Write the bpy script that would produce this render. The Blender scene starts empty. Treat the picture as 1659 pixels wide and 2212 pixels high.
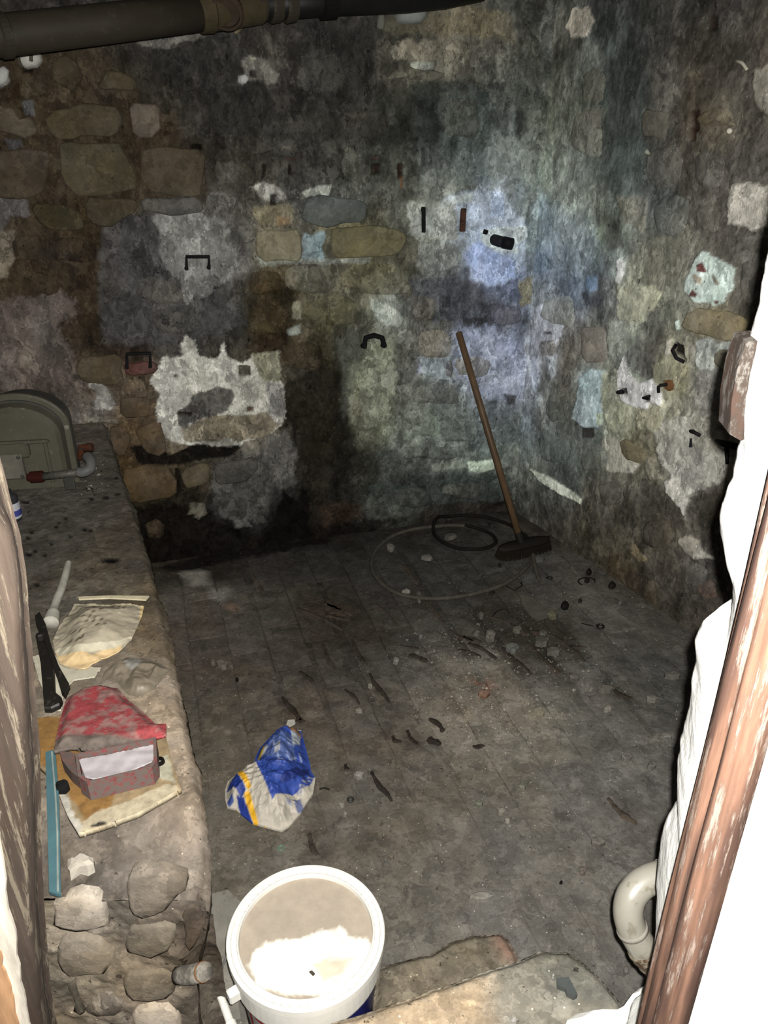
import bpy, math, random
import numpy as np
from mathutils import Vector, Matrix
random.seed(7)
SC = bpy.context.scene
COL = SC.collection

# ------------------------------------------------------------------ camera, world, lamp, exposure
CAMZ = 1.75
PITCH = math.radians(26.0)
cam = bpy.data.objects.new('camera', bpy.data.cameras.new('camera'))
COL.objects.link(cam)
cam.location = (0, 0, CAMZ)
cam.rotation_euler = (math.pi / 2 - PITCH, 0, 0)
cam.data.sensor_fit = 'VERTICAL'; cam.data.sensor_height = 36.0
FPX = 1660.0
cam.data.lens = 36.0 * FPX / 2212.0
cam.data.clip_start = 0.02
SC.camera = cam

w = bpy.data.worlds.new('world'); SC.world = w; w.use_nodes = True
w.node_tree.nodes['Background'].inputs[0].default_value = (.75, .85, 1, 1)
w.node_tree.nodes['Background'].inputs[1].default_value = 0.10      # grey daylight out in the yard

POWER = 340.0
LPOS = np.array((0.012, -0.004, CAMZ + 0.03))
ld = bpy.data.lights.new('phone_flash', 'SPOT'); ld.energy = POWER
ld.spot_size = math.radians(150); ld.spot_blend = 1.0; ld.shadow_soft_size = 0.006
ld.color = (1.0, 0.985, 0.94)
lamp = bpy.data.objects.new('phone_flash', ld); COL.objects.link(lamp)
lamp.location = tuple(LPOS); lamp.rotation_euler = (math.pi / 2 - PITCH, 0, 0)

SC.view_settings.view_transform = 'Standard'; SC.view_settings.look = 'None'
SC.view_settings.gamma = 1.0; SC.view_settings.use_curve_mapping = False
SC.view_settings.exposure = 0.0

# ------------------------------------------------------------------ measuring helpers
SP, CP = math.sin(PITCH), math.cos(PITCH)
C0 = np.array((0, 0, CAMZ))
def ray(px, py):
    u = (px - 829.5) / FPX; v = (py - 1106) / FPX
    return np.array((u, CP - v * SP, -(SP + v * CP)))
def on_plane(px, py, P0, n):
    d = ray(px, py); n = np.asarray(n)
    return C0 + d * (np.dot(np.asarray(P0) - C0, n) / np.dot(d, n))
def on_z(px, py, z=0.0): return on_plane(px, py, (0, 0, z), (0, 0, 1))
def at_y(px, py, y): return on_plane(px, py, (0, y, 0), (0, 1, 0))
def at_zc(px, py, zc): return C0 + ray(px, py) * zc
def lin(c):
    c = np.asarray(c, float) / 255.0
    return np.where(c <= .04045, c / 12.92, ((c + .055) / 1.055) ** 2.4)
FWD = np.array((0, CP, -SP))
def irr(P, n=None):
    """strength of the flash on a surface at P with normal n (what the lamp really gives there)"""
    d = np.asarray(P) - LPOS; r2 = float(np.dot(d, d)); dn = d / math.sqrt(r2)
    ch = math.cos(math.radians(75)); t = min(1, max(0, (np.dot(dn, FWD) - ch) / (1 - ch)))
    s = t * t * (3 - 2 * t)
    c = .8 if n is None else max(.25, -float(np.dot(dn, n)))
    return POWER / (4 * math.pi ** 2) * c * s / r2 + .045
def A(rgb, P, n=None, g=1.0):
    """own colour of a thing that photographs as rgb at P"""
    return np.clip(lin(rgb) * g / irr(P, n), .004, .86)

# ------------------------------------------------------------------ noise
_rs = np.random.RandomState(3)
_T = _rs.rand(64, 64, 64).astype(np.float32)
def vnoise(p):
    i = np.floor(p).astype(int); f = p - i; f = f * f * (3 - 2 * f); i &= 63; j = (i + 1) & 63
    x0, y0, z0 = i.T; x1, y1, z1 = j.T; fx, fy, fz = f.T
    a = _T[x0, y0, z0] * (1 - fx) + _T[x1, y0, z0] * fx
    b = _T[x0, y1, z0] * (1 - fx) + _T[x1, y1, z0] * fx
    c = _T[x0, y0, z1] * (1 - fx) + _T[x1, y0, z1] * fx
    d = _T[x0, y1, z1] * (1 - fx) + _T[x1, y1, z1] * fx
    return (a * (1 - fy) + b * fy) * (1 - fz) + (c * (1 - fy) + d * fy) * fz
def fbm(P, scale, oct=4, rough=.55):
    P = np.asarray(P, float) * scale + 11.3; s = 0; a = 1; t = 0
    for k in range(oct):
        s = s + a * vnoise(P); t += a; a *= rough; P = P * 2.03 + 5.7
    return s / t - .5
def sstep(x): x = np.clip(x, 0, 1); return x * x * (3 - 2 * x)
def sdpoly(x, y, poly):
    """signed distance, positive inside"""
    poly = np.asarray(poly); n = len(poly); d = np.full(x.shape, 1e9); ins = np.zeros(x.shape, bool)
    for k in range(n):
        ax, ay = poly[k]; bx, by = poly[(k + 1) % n]; ex, ey = bx - ax, by - ay
        wx, wy = x - ax, y - ay
        t = np.clip((wx * ex + wy * ey) / (ex * ex + ey * ey + 1e-12), 0, 1)
        d = np.minimum(d, (wx - ex * t) ** 2 + (wy - ey * t) ** 2)
        c = (ay > y) != (by > y)
        ins ^= c & (x < (bx - ax) * (y - ay) / (by - ay + 1e-12) + ax)
    return np.where(ins, 1, -1) * np.sqrt(d)

# ------------------------------------------------------------------ object helpers
def link(o, parent=None):
    COL.objects.link(o)
    if parent is not None: o.parent = parent
    return o
def tag(o, label=None, cat=None, group=None, kind=None):
    if label: o['label'] = label
    if cat: o['category'] = cat
    if group: o['group'] = group
    if kind: o['kind'] = kind
    return o
def thing(name, label, cat, loc, group=None):
    o = bpy.data.objects.new(name, None); o.empty_display_size = .05; o.location = tuple(float(v) for v in loc)
    return tag(link(o), label, cat, group)
def wloc(o):
    v = np.zeros(3)
    while o is not None: v = v + np.array(o.location); o = o.parent
    return v
def mesh(name, V, F, mat, parent=None, cols=None, smooth=False, attr=None):
    V = np.asarray(V, float)
    if parent is not None: V = V - wloc(parent)
    me = bpy.data.meshes.new(name); me.from_pydata(V.tolist(), [], [list(map(int, f)) for f in F]) if not isinstance(F, np.ndarray) else None
    if isinstance(F, np.ndarray):
        me.vertices.add(len(V)); me.vertices.foreach_set('co', V.astype(np.float32).ravel())
        k = F.shape[1]; me.loops.add(F.size); me.loops.foreach_set('vertex_index', F.astype(np.int32).ravel())
        me.polygons.add(len(F)); me.polygons.foreach_set('loop_start', (np.arange(len(F)) * k).astype(np.int32))
        me.update(calc_edges=True)
    if cols is not None:
        a = me.color_attributes.new('Col', 'FLOAT_COLOR', 'POINT')
        cc = np.ones((len(V), 4), np.float32); cc[:, :3] = cols; a.data.foreach_set('color', cc.ravel())
    if smooth: me.polygons.foreach_set('use_smooth', np.ones(len(me.polygons), bool))
    me.materials.append(mat)
    return link(bpy.data.objects.new(name, me), parent)
def gridfaces(ni, nj, wrap_j=False, flip=False):
    i, j = np.meshgrid(np.arange(ni - 1), np.arange(nj if wrap_j else nj - 1), indexing='ij')
    j2 = (j + 1) % nj
    a = i * nj + j; b = i * nj + j2; c = (i + 1) * nj + j2; d = (i + 1) * nj + j
    f = np.stack([a, b, c, d], -1).reshape(-1, 4)
    return f[:, ::-1].copy() if flip else f
class MB:
    def __init__(s): s.V = []; s.F = []
    def add(s, V, F):
        o = len(s.V); s.V += [tuple(map(float, v)) for v in V]; s.F += [[int(i) + o for i in f] for f in F]; return s
    def box(s, c, size, R=None, bev=0):
        sx, sy, sz = [k / 2 for k in size]
        if bev:
            b = bev; V = []
            for z, e in ((-sz, b), (-sz + b, 0), (sz - b, 0), (sz, b)):
                x, y = sx - e, sy - e; q = b
                V += [(-x + q, -y, z), (x - q, -y, z), (x, -y + q, z), (x, y - q, z), (x - q, y, z), (-x + q, y, z), (-x, y - q, z), (-x, -y + q, z)]
            F = [list(range(7, -1, -1)), list(range(24, 32))]
            for k in range(3):
                for j in range(8): F.append([k * 8 + j, k * 8 + (j + 1) % 8, k * 8 + 8 + (j + 1) % 8, k * 8 + 8 + j])
        else:
            V = [(x, y, z) for z in (-sz, sz) for x, y in ((-sx, -sy), (sx, -sy), (sx, sy), (-sx, sy))]
            F = [[3, 2, 1, 0], [4, 5, 6, 7]] + [[k, (k + 1) % 4, 4 + (k + 1) % 4, 4 + k] for k in range(4)]
        V = np.array(V)
        if R is not None: V = V @ np.asarray(R).T
        return s.add(V + np.asarray(c), F)
    def tube(s, pts, r, n=10, cap=True, hollow=False):
        P = [np.asarray(p, float) for p in pts]; m = len(P)
        rr = r if hasattr(r, '__len__') else [r] * m
        V = []; up = None
        for k in range(m):
            t = P[min(k + 1, m - 1)] - P[max(k - 1, 0)]; t = t / (np.linalg.norm(t) + 1e-9)
            if up is None: up = np.array((0, 0, 1.)) if abs(t[2]) < .9 else np.array((1., 0, 0))
            a = up - t * np.dot(up, t); a /= np.linalg.norm(a); up = a; b = np.cross(t, a)
            for j in range(n):
                an = 2 * math.pi * j / n; V.append(P[k] + (a * math.cos(an) + b * math.sin(an)) * rr[k])
        F = [[k * n + j, k * n + (j + 1) % n, (k + 1) * n + (j + 1) % n, (k + 1) * n + j] for k in range(m - 1) for j in range(n)]
        if cap: F += [list(range(n - 1, -1, -1)), list(range((m - 1) * n, m * n))]
        return s.add(V, F)
    def lathe(s, c, axis, prof, n=32):
        """prof: (radius, height) along axis"""
        ax = np.asarray(axis, float); ax /= np.linalg.norm(ax)
        a = np.cross(ax, (0, 1, 0) if abs(ax[1]) < .9 else (1, 0, 0)); a /= np.linalg.norm(a); b = np.cross(ax, a)
        V = []
        for r, h in prof:
            for j in range(n):
                an = 2 * math.pi * j / n; V.append(np.asarray(c) + ax * h + (a * math.cos(an) + b * math.sin(an)) * r)
        m = len(prof)
        F = [[k * n + j, k * n + (j + 1) % n, (k + 1) * n + (j + 1) % n, (k + 1) * n + j] for k in range(m - 1) for j in range(n)]
        F += [list(range(n - 1, -1, -1)), list(range((m - 1) * n, m * n))]
        return s.add(V, F)
    def prism(s, bottom, top):
        n = len(bottom)
        return s.add(list(bottom) + list(top), [list(range(n - 1, -1, -1)), list(range(n, 2 * n))] + [[k, (k + 1) % n, n + (k + 1) % n, n + k] for k in range(n)])
    def build(s, name, mat, parent=None, smooth=False):
        o = mesh(name, s.V, s.F, mat, parent, smooth=smooth)
        if smooth and smooth != True:
            pass
        return o
def smooth_curve(pts, n=8):
    P = [np.asarray(p, float) for p in pts]; out = []
    for k in range(len(P) - 1):
        p0 = P[max(k - 1, 0)]; p1 = P[k]; p2 = P[k + 1]; p3 = P[min(k + 2, len(P) - 1)]
        for j in range(n):
            t = j / n
            out.append(.5 * (2 * p1 + (p2 - p0) * t + (2 * p0 - 5 * p1 + 4 * p2 - p3) * t * t + (3 * p1 - p0 - 3 * p2 + p3) * t ** 3))
    out.append(P[-1]); return out

# ------------------------------------------------------------------ materials
def nt(m):
    m.use_nodes = True; t = m.node_tree; return t, t.nodes, t.links, t.nodes['Principled BSDF']
def node(N, typ, **kw):
    n = N.new(typ)
    for k, v in kw.items():
        if k.startswith('i_'):
            key = k[2:]; key = int(key) if key.isdigit() else key
            n.inputs[key].default_value = v
        else: setattr(n, k, v)
    return n
def math_(N, L, op, a, b=None, c=None, clamp=False):
    n = N.new('ShaderNodeMath'); n.operation = op; n.use_clamp = clamp
    for k, v in enumerate((a, b, c)):
        if v is None: continue
        if isinstance(v, (int, float)): n.inputs[k].default_value = v
        else: L.new(v, n.inputs[k])
    return n.outputs[0]
def maprange(N, L, x, a, b, c, d):
    n = N.new('ShaderNodeMapRange'); L.new(x, n.inputs[0])
    for k, v in zip((1, 2, 3, 4), (a, b, c, d)): n.inputs[k].default_value = v
    return n.outputs[0]
def masonry_mat(name, stretch=(1, 1, 1), mott=1.0, speck=.6, pits=.6, bump=.5, rough=.92, cell=26.0):
    m = bpy.data.materials.new(name); T, N, L, B = nt(m)
    at = node(N, 'ShaderNodeAttribute', attribute_name='Col')
    geo = N.new('ShaderNodeNewGeometry')
    mp = N.new('ShaderNodeMapping'); mp.inputs['Scale'].default_value = stretch; L.new(geo.outputs['Position'], mp.inputs[0])
    p = mp.outputs[0]
    def noise(sc, det, ro=.6, vec=p):
        n = node(N, 'ShaderNodeTexNoise'); n.inputs['Scale'].default_value = sc; n.inputs['Detail'].default_value = det
        n.inputs['Roughness'].default_value = ro; L.new(vec, n.inputs['Vector']); return n
    wn = noise(14, 4, .65)
    sub = node(N, 'ShaderNodeVectorMath', operation='SUBTRACT'); L.new(wn.outputs['Color'], sub.inputs[0]); sub.inputs[1].default_value = (.5, .5, .5)
    scl = node(N, 'ShaderNodeVectorMath', operation='SCALE'); L.new(sub.outputs[0], scl.inputs[0]); scl.inputs['Scale'].default_value = .16
    wp = node(N, 'ShaderNodeVectorMath', operation='ADD'); L.new(p, wp.inputs[0]); L.new(scl.outputs[0], wp.inputs[1])
    def cells(sc):
        v = node(N, 'ShaderNodeTexVoronoi'); v.inputs['Scale'].default_value = sc; L.new(wp.outputs[0], v.inputs['Vector'])
        s = N.new('ShaderNodeSeparateColor'); L.new(v.outputs['Color'], s.inputs[0]); return s.outputs[0]
    c1 = maprange(N, L, cells(cell), 0, 1, 1 - .40 * mott, 1 + .40 * mott)
    c2 = maprange(N, L, cells(cell * 2.6), 0, 1, 1 - .34 * mott, 1 + .34 * mott)
    n1 = maprange(N, L, noise(13, 7, .62).outputs[0], .3, .7, 1 - .45 * mott, 1 + .45 * mott)
    n2 = noise(75, 6, .7); f2 = maprange(N, L, n2.outputs[0], .28, .72, 1 - .17 * mott, 1 + .17 * mott)
    f = math_(N, L, 'MULTIPLY', c1, c2); f = math_(N, L, 'MULTIPLY', f, n1); f = math_(N, L, 'MULTIPLY', f, f2)
    pit = maprange(N, L, noise(48, 3, .6).outputs[0], .66, .71, 0, pits)
    f = math_(N, L, 'MULTIPLY', f, math_(N, L, 'SUBTRACT', 1, pit))
    vs = node(N, 'ShaderNodeTexVoronoi'); vs.inputs['Scale'].default_value = 70; L.new(p, vs.inputs['Vector'])
    sp = maprange(N, L, vs.outputs['Distance'], .10, .17, 1, 0)
    ss = N.new('ShaderNodeSeparateColor'); L.new(vs.outputs['Color'], ss.inputs[0])
    gate = math_(N, L, 'GREATER_THAN', ss.outputs[0], .86)
    spk = math_(N, L, 'MULTIPLY', math_(N, L, 'MULTIPLY', sp, gate), speck * 2.2)
    f = math_(N, L, 'ADD', f, spk); f = math_(N, L, 'MAXIMUM', f, .08)
    mul = node(N, 'ShaderNodeVectorMath', operation='SCALE'); L.new(at.outputs['Color'], mul.inputs[0]); L.new(f, mul.inputs['Scale'])
    # slow hue drift between warm and cool
    hn = noise(5, 3, .6)
    hs = node(N, 'ShaderNodeHueSaturation'); L.new(mul.outputs[0], hs.inputs['Color'])
    L.new(maprange(N, L, hn.outputs[0], .3, .7, .62, .98), hs.inputs['Saturation'])
    L.new(hs.outputs[0], B.inputs['Base Color'])
    B.inputs['Roughness'].default_value = rough; B.inputs['Specular IOR Level'].default_value = .04
    bp = node(N, 'ShaderNodeBump'); bp.inputs['Strength'].default_value = bump; bp.inputs['Distance'].default_value = .006
    hb = noise(42, 6, .62); L.new(math_(N, L, 'ADD', hb.outputs[0], math_(N, L, 'MULTIPLY', f, .25)), bp.inputs['Height']); L.new(bp.outputs[0], B.inputs['Normal'])
    return m
_mc = {}
def flat(name, c, rough=.7, metal=0.0, var=.25, scale=25, dust=None, dustamt=.0, spec=.12, bump=.15, stretch=(1, 1, 1), emis=None):
    m = bpy.data.materials.new(name); T, N, L, B = nt(m)
    tc = N.new('ShaderNodeNewGeometry'); mp = N.new('ShaderNodeMapping'); mp.inputs['Scale'].default_value = stretch; L.new(tc.outputs['Position'], mp.inputs[0])
    n = node(N, 'ShaderNodeTexNoise'); n.inputs['Scale'].default_value = scale; n.inputs['Detail'].default_value = 7; n.inputs['Roughness'].default_value = .65; L.new(mp.outputs[0], n.inputs['Vector'])
    f = maprange(N, L, n.outputs[0], .3, .7, 1 - var, 1 + var)
    s = node(N, 'ShaderNodeVectorMath', operation='SCALE'); s.inputs[0].default_value = tuple(float(k) for k in c[:3]); L.new(f, s.inputs['Scale'])
    out = s.outputs[0]
    if dust is not None:
        n2 = node(N, 'ShaderNodeTexNoise'); n2.inputs['Scale'].default_value = scale * 2.2; n2.inputs['Detail'].default_value = 8; n2.inputs['Roughness'].default_value = .7; L.new(mp.outputs[0], n2.inputs['Vector'])
        t = .5 + (.5 - dustamt) * .45
        k = maprange(N, L, n2.outputs[0], t - .03, t + .05, 0, 1)
        mx = N.new('ShaderNodeMix'); mx.data_type = 'RGBA'; L.new(k, mx.inputs[0]); L.new(out, mx.inputs[6]); mx.inputs[7].default_value = (*[float(q) for q in dust[:3]], 1)
        out = mx.outputs[2]
    L.new(out, B.inputs['Base Color']); B.inputs['Roughness'].default_value = rough; B.inputs['Metallic'].default_value = metal
    B.inputs['Specular IOR Level'].default_value = spec
    if bump:
        bp = node(N, 'ShaderNodeBump'); bp.inputs['Strength'].default_value = bump; bp.inputs['Distance'].default_value = .003; L.new(n.outputs[0], bp.inputs['Height']); L.new(bp.outputs[0], B.inputs['Normal'])
    return m
def vcol_mat(name, rough=.6, var=.15, scale=40, spec=.25, bump=.2):
    m = bpy.data.materials.new(name); T, N, L, B = nt(m)
    at = node(N, 'ShaderNodeAttribute', attribute_name='Col'); geo = N.new('ShaderNodeNewGeometry')
    n = node(N, 'ShaderNodeTexNoise'); n.inputs['Scale'].default_value = scale; n.inputs['Detail'].default_value = 8; n.inputs['Roughness'].default_value = .68; L.new(geo.outputs['Position'], n.inputs['Vector'])
    s = node(N, 'ShaderNodeVectorMath', operation='SCALE'); L.new(at.outputs['Color'], s.inputs[0]); L.new(maprange(N, L, n.outputs[0], .3, .7, 1 - var, 1 + var), s.inputs['Scale'])
    L.new(s.outputs[0], B.inputs['Base Color']); B.inputs['Roughness'].default_value = rough; B.inputs['Specular IOR Level'].default_value = spec
    bp = node(N, 'ShaderNodeBump'); bp.inputs['Strength'].default_value = bump; bp.inputs['Distance'].default_value = .002; L.new(n.outputs[0], bp.inputs['Height']); L.new(bp.outputs[0], B.inputs['Normal'])
    return m
WALL = masonry_mat('old_wall_masonry', stretch=(1, 1, .72), mott=.85, bump=.3)
WALLR = masonry_mat('old_plaster_masonry', stretch=(1, 1, .62), mott=.74, cell=28, bump=.3)
STONE = masonry_mat('dressed_stone', mott=.48, speck=.25, pits=.45, cell=18)
FLOOR = masonry_mat('dirty_floor', mott=.5, speck=1.0, pits=.5, cell=30, bump=.35)
LEDGEM = masonry_mat('ledge_mortar', mott=.55, speck=.8, pits=.7, cell=24)
PLASTER = masonry_mat('thick_white_plaster', mott=.12, speck=.1, pits=.1, cell=20, bump=.4)

# ------------------------------------------------------------------ the surfaces of the room
class Plane:
    def __init__(s, P0, e, t, n):
        s.P0, s.e, s.t, s.n = [np.asarray(k, float) for k in (P0, e, t, n)]
    def st(s, px, py):
        P = on_plane(px, py, s.P0, s.n) - s.P0; return np.array((np.dot(P, s.e), np.dot(P, s.t)))
    def at(s, a, b, h=0): return s.P0 + s.e * a + s.t * b + s.n * h
    def pt(s, px, py, h=0): a, b = s.st(px, py); return s.at(a, b, h)
_a = math.radians(17.9)
CORNER = np.array((.68, 3.62, 0))
EB = np.array((math.cos(_a), math.sin(_a), 0)); NB = np.array((math.sin(_a), -math.cos(_a), 0))
ER = np.array((.53, -1.09, 0)); ER /= np.linalg.norm(ER); NR = np.array((ER[1], -ER[0], 0))
BACK = Plane(CORNER, EB, (0, 0, 1), NB)
RIGHT = Plane(CORNER, ER, (0, 0, 1), NR)
FLR = Plane((0, 0, 0), (1, 0, 0), (0, 1, 0), (0, 0, 1))

class Field:
    """base colour over a surface, from colour notes at places and patches with their own outline"""
    def __init__(s, plane, samples, sigma, gain=1.0, layers=False):
        s.gain = gain; s.layers = layers
        s.pl = plane; s.sig = sigma; s.patches = []
        s.q = np.array([plane.st(x, y) for x, y, _ in samples])
        s.c = np.log(np.array([A(c, plane.at(*q), plane.n) for (x, y, c), q in zip(samples, s.q)]))
    def patch(s, rgb, pts, rag=.012, feather=.004, h=0.0, mixamt=1.0):
        P = np.array([s.pl.st(*p) for p in pts]); c = P.mean(0)
        s.patches.append((P, A(rgb, s.pl.at(*c), s.pl.n), rag, feather, h, mixamt))
    def base(s, a, b):
        out = np.zeros((len(a), 3)); 
        for k in range(0, len(a), 40000):
            d = (a[k:k + 40000, None] - s.q[:, 0]) ** 2 + (b[k:k + 40000, None] - s.q[:, 1]) ** 2
            wt = np.exp(-(d - d.min(1, keepdims=True)) / (2 * s.sig ** 2)); wt /= wt.sum(1, keepdims=True)
            out[k:k + 40000] = wt @ s.c
        return np.exp(out)
    def eval(s, a, b):
        P3 = s.pl.P0 + np.outer(a, s.pl.e) + np.outer(b, s.pl.t)
        n1 = fbm(P3, 9, 5); n2 = fbm(P3 + 7, 9, 5)
        col = s.base(a + n1 * .12, b + n2 * .12)
        n3 = fbm(P3 + 3, 38, 4, .7)
        rg = fbm(P3 + 19, 22, 5, .7) * 2
        col = col * (1 + n3[:, None] * .7) * s.gain
        if s.layers:
            Q = P3 * np.array((1, 1, .62))
            for k, (sc, th, lo, hi) in enumerate(((7, .06, 1, 1.22), (9, .05, 1, .80), (16, .06, 1, 1.20), (20, .05, 1, .78), (34, .08, 1, 1.25))):
                w_ = sstep((fbm(Q + k * 5.3, sc, 5, .62) - th) / .018 + .5)[:, None]; col = col * (lo + (hi - lo) * w_)
        H = np.zeros(len(a))
        for P, c, rag, fe, h, mx in s.patches:
            m = rag * 2 + fe + .02
            k = np.nonzero((a > P[:, 0].min() - m) & (a < P[:, 0].max() + m) & (b > P[:, 1].min() - m) & (b < P[:, 1].max() + m))[0]
            if not len(k): continue
            sd = sdpoly(a[k], b[k], P) + rg[k] * rag * 1.6
            w = sstep(.5 + sd / (2 * fe)) * mx
            cc = c * (1 + (n3[k] * .35 + n1[k] * .3)[:, None])
            col[k] = col[k] * (1 - w[:, None]) + cc * w[:, None]
            H[k] = H[k] * (1 - w) + np.where(h >= 0, np.maximum(h, H[k]), h) * w
        return np.clip(col, .003, .88), H

S = []   # colour notes for the back wall and the right wall: x list per row
def rows(txt):
    out = []
    for ln in txt.strip().split('\n'):
        y, rest = ln.split(':')
        for tok in rest.split(';'):
            x, c = tok.strip().split(' '); out.append((float(x), float(y), tuple(int(k) for k in c.split(','))))
    return out
back_notes = rows('''
20:0 36,34,31;150 38,37,36;300 36,35,33;450 38,36,33;620 34,32,29;760 40,38,34;900 50,50,46;1000 82,80,72;1100 72,74,68;1180 60,61,57
90:0 44,38,30;150 56,46,33;260 42,38,32;380 46,44,42;480 42,40,37;560 46,43,39;660 52,50,47;760 44,42,39;860 74,72,60;960 84,80,68;1080 78,76,68;1180 62,64,60
160:0 54,46,36;100 60,50,34;230 60,50,34;330 40,37,31;440 46,43,39;560 66,63,58;660 46,44,41;760 40,39,36;860 72,70,60;960 90,86,74;1080 72,74,68;1180 66,69,64
230:0 60,54,46;100 50,42,30;230 60,52,37;330 60,51,40;440 44,41,35;560 44,42,38;660 42,40,37;760 42,42,39;860 44,44,40;960 48,52,48;1080 58,62,57;1180 72,76,68
290:0 52,45,36;130 54,45,31;240 46,38,27;330 46,39,29;430 46,43,36;540 48,46,41;650 48,47,42;760 48,48,43;860 46,47,42;960 54,62,60;1060 66,74,72;1180 82,87,80
360:0 60,52,41;130 52,45,32;290 44,36,26;430 50,44,37;540 52,49,43;650 56,55,50;760 62,62,55;860 66,68,61;960 82,88,84;1060 98,108,110;1180 104,112,106
430:0 58,53,46;130 50,42,29;290 56,50,41;430 74,71,66;540 76,73,66;650 84,84,80;760 78,80,75;860 90,92,82;960 112,116,110;1080 128,144,166;1180 112,124,126
500:0 62,55,45;120 46,38,27;190 48,40,28;280 62,61,61;400 98,97,94;500 86,84,80;600 96,90,72;700 92,90,74;800 78,76,58;860 74,76,66;950 116,120,112;1050 136,155,188;1180 108,120,122
570:0 70,60,48;120 48,40,28;190 44,34,22;280 62,61,61;400 100,98,94;500 94,92,88;600 74,68,52;700 88,86,74;800 88,84,62;870 76,74,60;950 96,100,98;1060 128,148,190;1180 98,108,118
640:0 60,54,46;100 48,40,30;180 40,32,22;280 60,58,55;400 86,84,78;500 58,57,55;590 48,40,27;690 78,74,58;780 88,86,70;850 112,118,110;920 80,82,80;1000 62,64,70;1090 84,94,118;1180 106,114,124
700:0 68,60,54;80 82,74,70;180 40,32,22;280 50,48,48;400 62,60,56;500 50,49,46;590 50,42,27;690 66,62,44;780 72,72,60;850 96,100,92;930 84,84,78;1020 84,88,100;1100 92,98,112;1180 112,118,122
760:60 78,70,64;180 58,48,34;280 40,30,24;400 60,58,54;500 50,46,38;580 40,32,22;680 50,43,27;760 72,74,64;830 88,90,78;900 84,84,78;980 116,122,128;1080 128,138,168;1180 98,98,98
820:60 70,62,56;130 74,67,61;220 78,68,54;300 76,64,48;420 130,127,118;560 112,109,98;650 62,58,46;730 42,40,30;800 96,98,80;880 84,86,80;960 104,112,116;1050 116,124,140;1130 118,126,146;1180 96,98,98
880:200 88,82,74;300 72,58,40;420 100,97,88;560 106,103,94;650 38,33,24;730 34,32,24;800 92,92,72;880 88,92,84;960 88,96,92;1060 94,102,108;1180 86,94,94
940:280 70,57,39;420 92,84,68;560 92,86,74;650 46,43,38;720 24,22,17;800 80,82,66;880 100,108,98;960 82,90,84;1060 80,88,88;1180 76,86,86
1000:280 60,48,32;420 60,52,38;500 62,60,54;570 56,55,52;650 46,45,42;720 24,23,18;780 34,34,29;860 66,70,66;950 74,80,75;1060 88,96,90;1150 98,104,96
1060:300 44,36,23;400 36,31,23;500 50,49,46;570 50,50,48;640 58,58,57;710 26,24,18;780 40,40,36;860 48,50,46;950 52,58,54;1060 48,54,52;1150 72,74,68
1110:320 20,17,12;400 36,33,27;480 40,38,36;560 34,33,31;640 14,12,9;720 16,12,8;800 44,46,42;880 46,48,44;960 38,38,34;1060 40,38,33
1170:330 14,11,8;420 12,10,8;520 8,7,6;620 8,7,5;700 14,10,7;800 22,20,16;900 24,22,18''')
right_notes = rows('''
20:1215 62,63,58;1300 58,60,58;1400 50,50,47;1500 48,46,42;1600 64,61,57
100:1215 66,66,60;1300 60,66,64;1360 46,48,46;1440 58,56,52;1520 40,37,32;1620 70,64,55
180:1220 76,78,70;1300 58,66,62;1360 54,58,56;1440 72,70,64;1520 62,56,47;1620 80,74,66
260:1220 82,86,76;1290 78,80,70;1350 58,66,64;1420 78,75,68;1500 62,56,48;1560 86,79,62;1630 76,72,64
340:1220 104,112,104;1290 86,94,90;1350 62,76,76;1420 78,77,72;1500 72,68,62;1600 78,74,70
420:1220 116,124,116;1290 98,104,96;1350 84,92,88;1420 80,84,82;1500 84,80,74;1600 104,98,90
500:1180 98,110,116;1240 102,112,112;1320 92,100,88;1400 88,92,88;1480 98,96,84;1560 76,72,66;1630 82,78,70
570:1170 88,100,116;1240 88,100,112;1320 94,104,104;1400 106,106,94;1480 112,110,98;1560 104,100,90;1630 84,82,74
640:1150 110,118,124;1170 104,110,116;1240 88,100,116;1300 74,78,80;1370 128,130,108;1440 98,100,88;1520 120,120,110;1600 92,86,78
700:1150 122,128,134;1175 122,128,134;1240 98,96,94;1300 96,98,92;1370 122,126,114;1440 96,98,90;1540 104,98,76;1620 84,80,68
770:1150 124,130,142;1180 112,114,118;1230 94,90,82;1290 104,104,98;1350 92,96,94;1400 70,68,64;1450 128,124,102;1510 118,116,110;1570 134,138,132
840:1142 112,118,126;1180 96,98,94;1230 84,82,74;1270 116,130,134;1330 128,132,112;1390 150,160,146;1460 124,122,104;1530 100,98,94;1580 104,104,100
910:1140 94,102,108;1180 84,88,86;1230 66,68,62;1280 96,104,104;1330 126,130,112;1400 126,124,106;1470 122,120,108;1540 112,112,104;1590 104,102,94
970:1145 84,92,92;1210 70,78,76;1270 72,78,74;1330 112,114,98;1380 90,84,64;1440 126,124,112;1510 136,134,126;1560 124,120,110
1030:1160 88,92,84;1220 66,70,68;1290 76,78,70;1350 92,90,80;1410 98,96,84;1480 124,122,114;1550 116,112,104
1080:1160 54,55,52;1220 62,64,60;1290 78,74,66;1350 66,62,54;1420 60,56,48;1490 96,92,84;1540 50,47,40
1130:1170 52,50,44;1230 60,57,50;1300 64,60,52;1370 56,52,44;1440 66,62,54;1500 62,58,50;1560 58,52,46
1190:1220 48,44,38;1280 56,52,42;1350 60,56,46;1420 62,58,50;1490 108,104,96;1550 70,66,62
1250:1290 44,38,30;1350 56,48,36;1410 56,52,46;1470 60,56,50;1530 66,62,58
1310:1400 44,38,30;1460 48,44,38;1520 56,50,44''')
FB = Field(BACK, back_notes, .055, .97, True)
FR = Field(RIGHT, right_notes, .06, .97, True)
b = FB.patch
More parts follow.
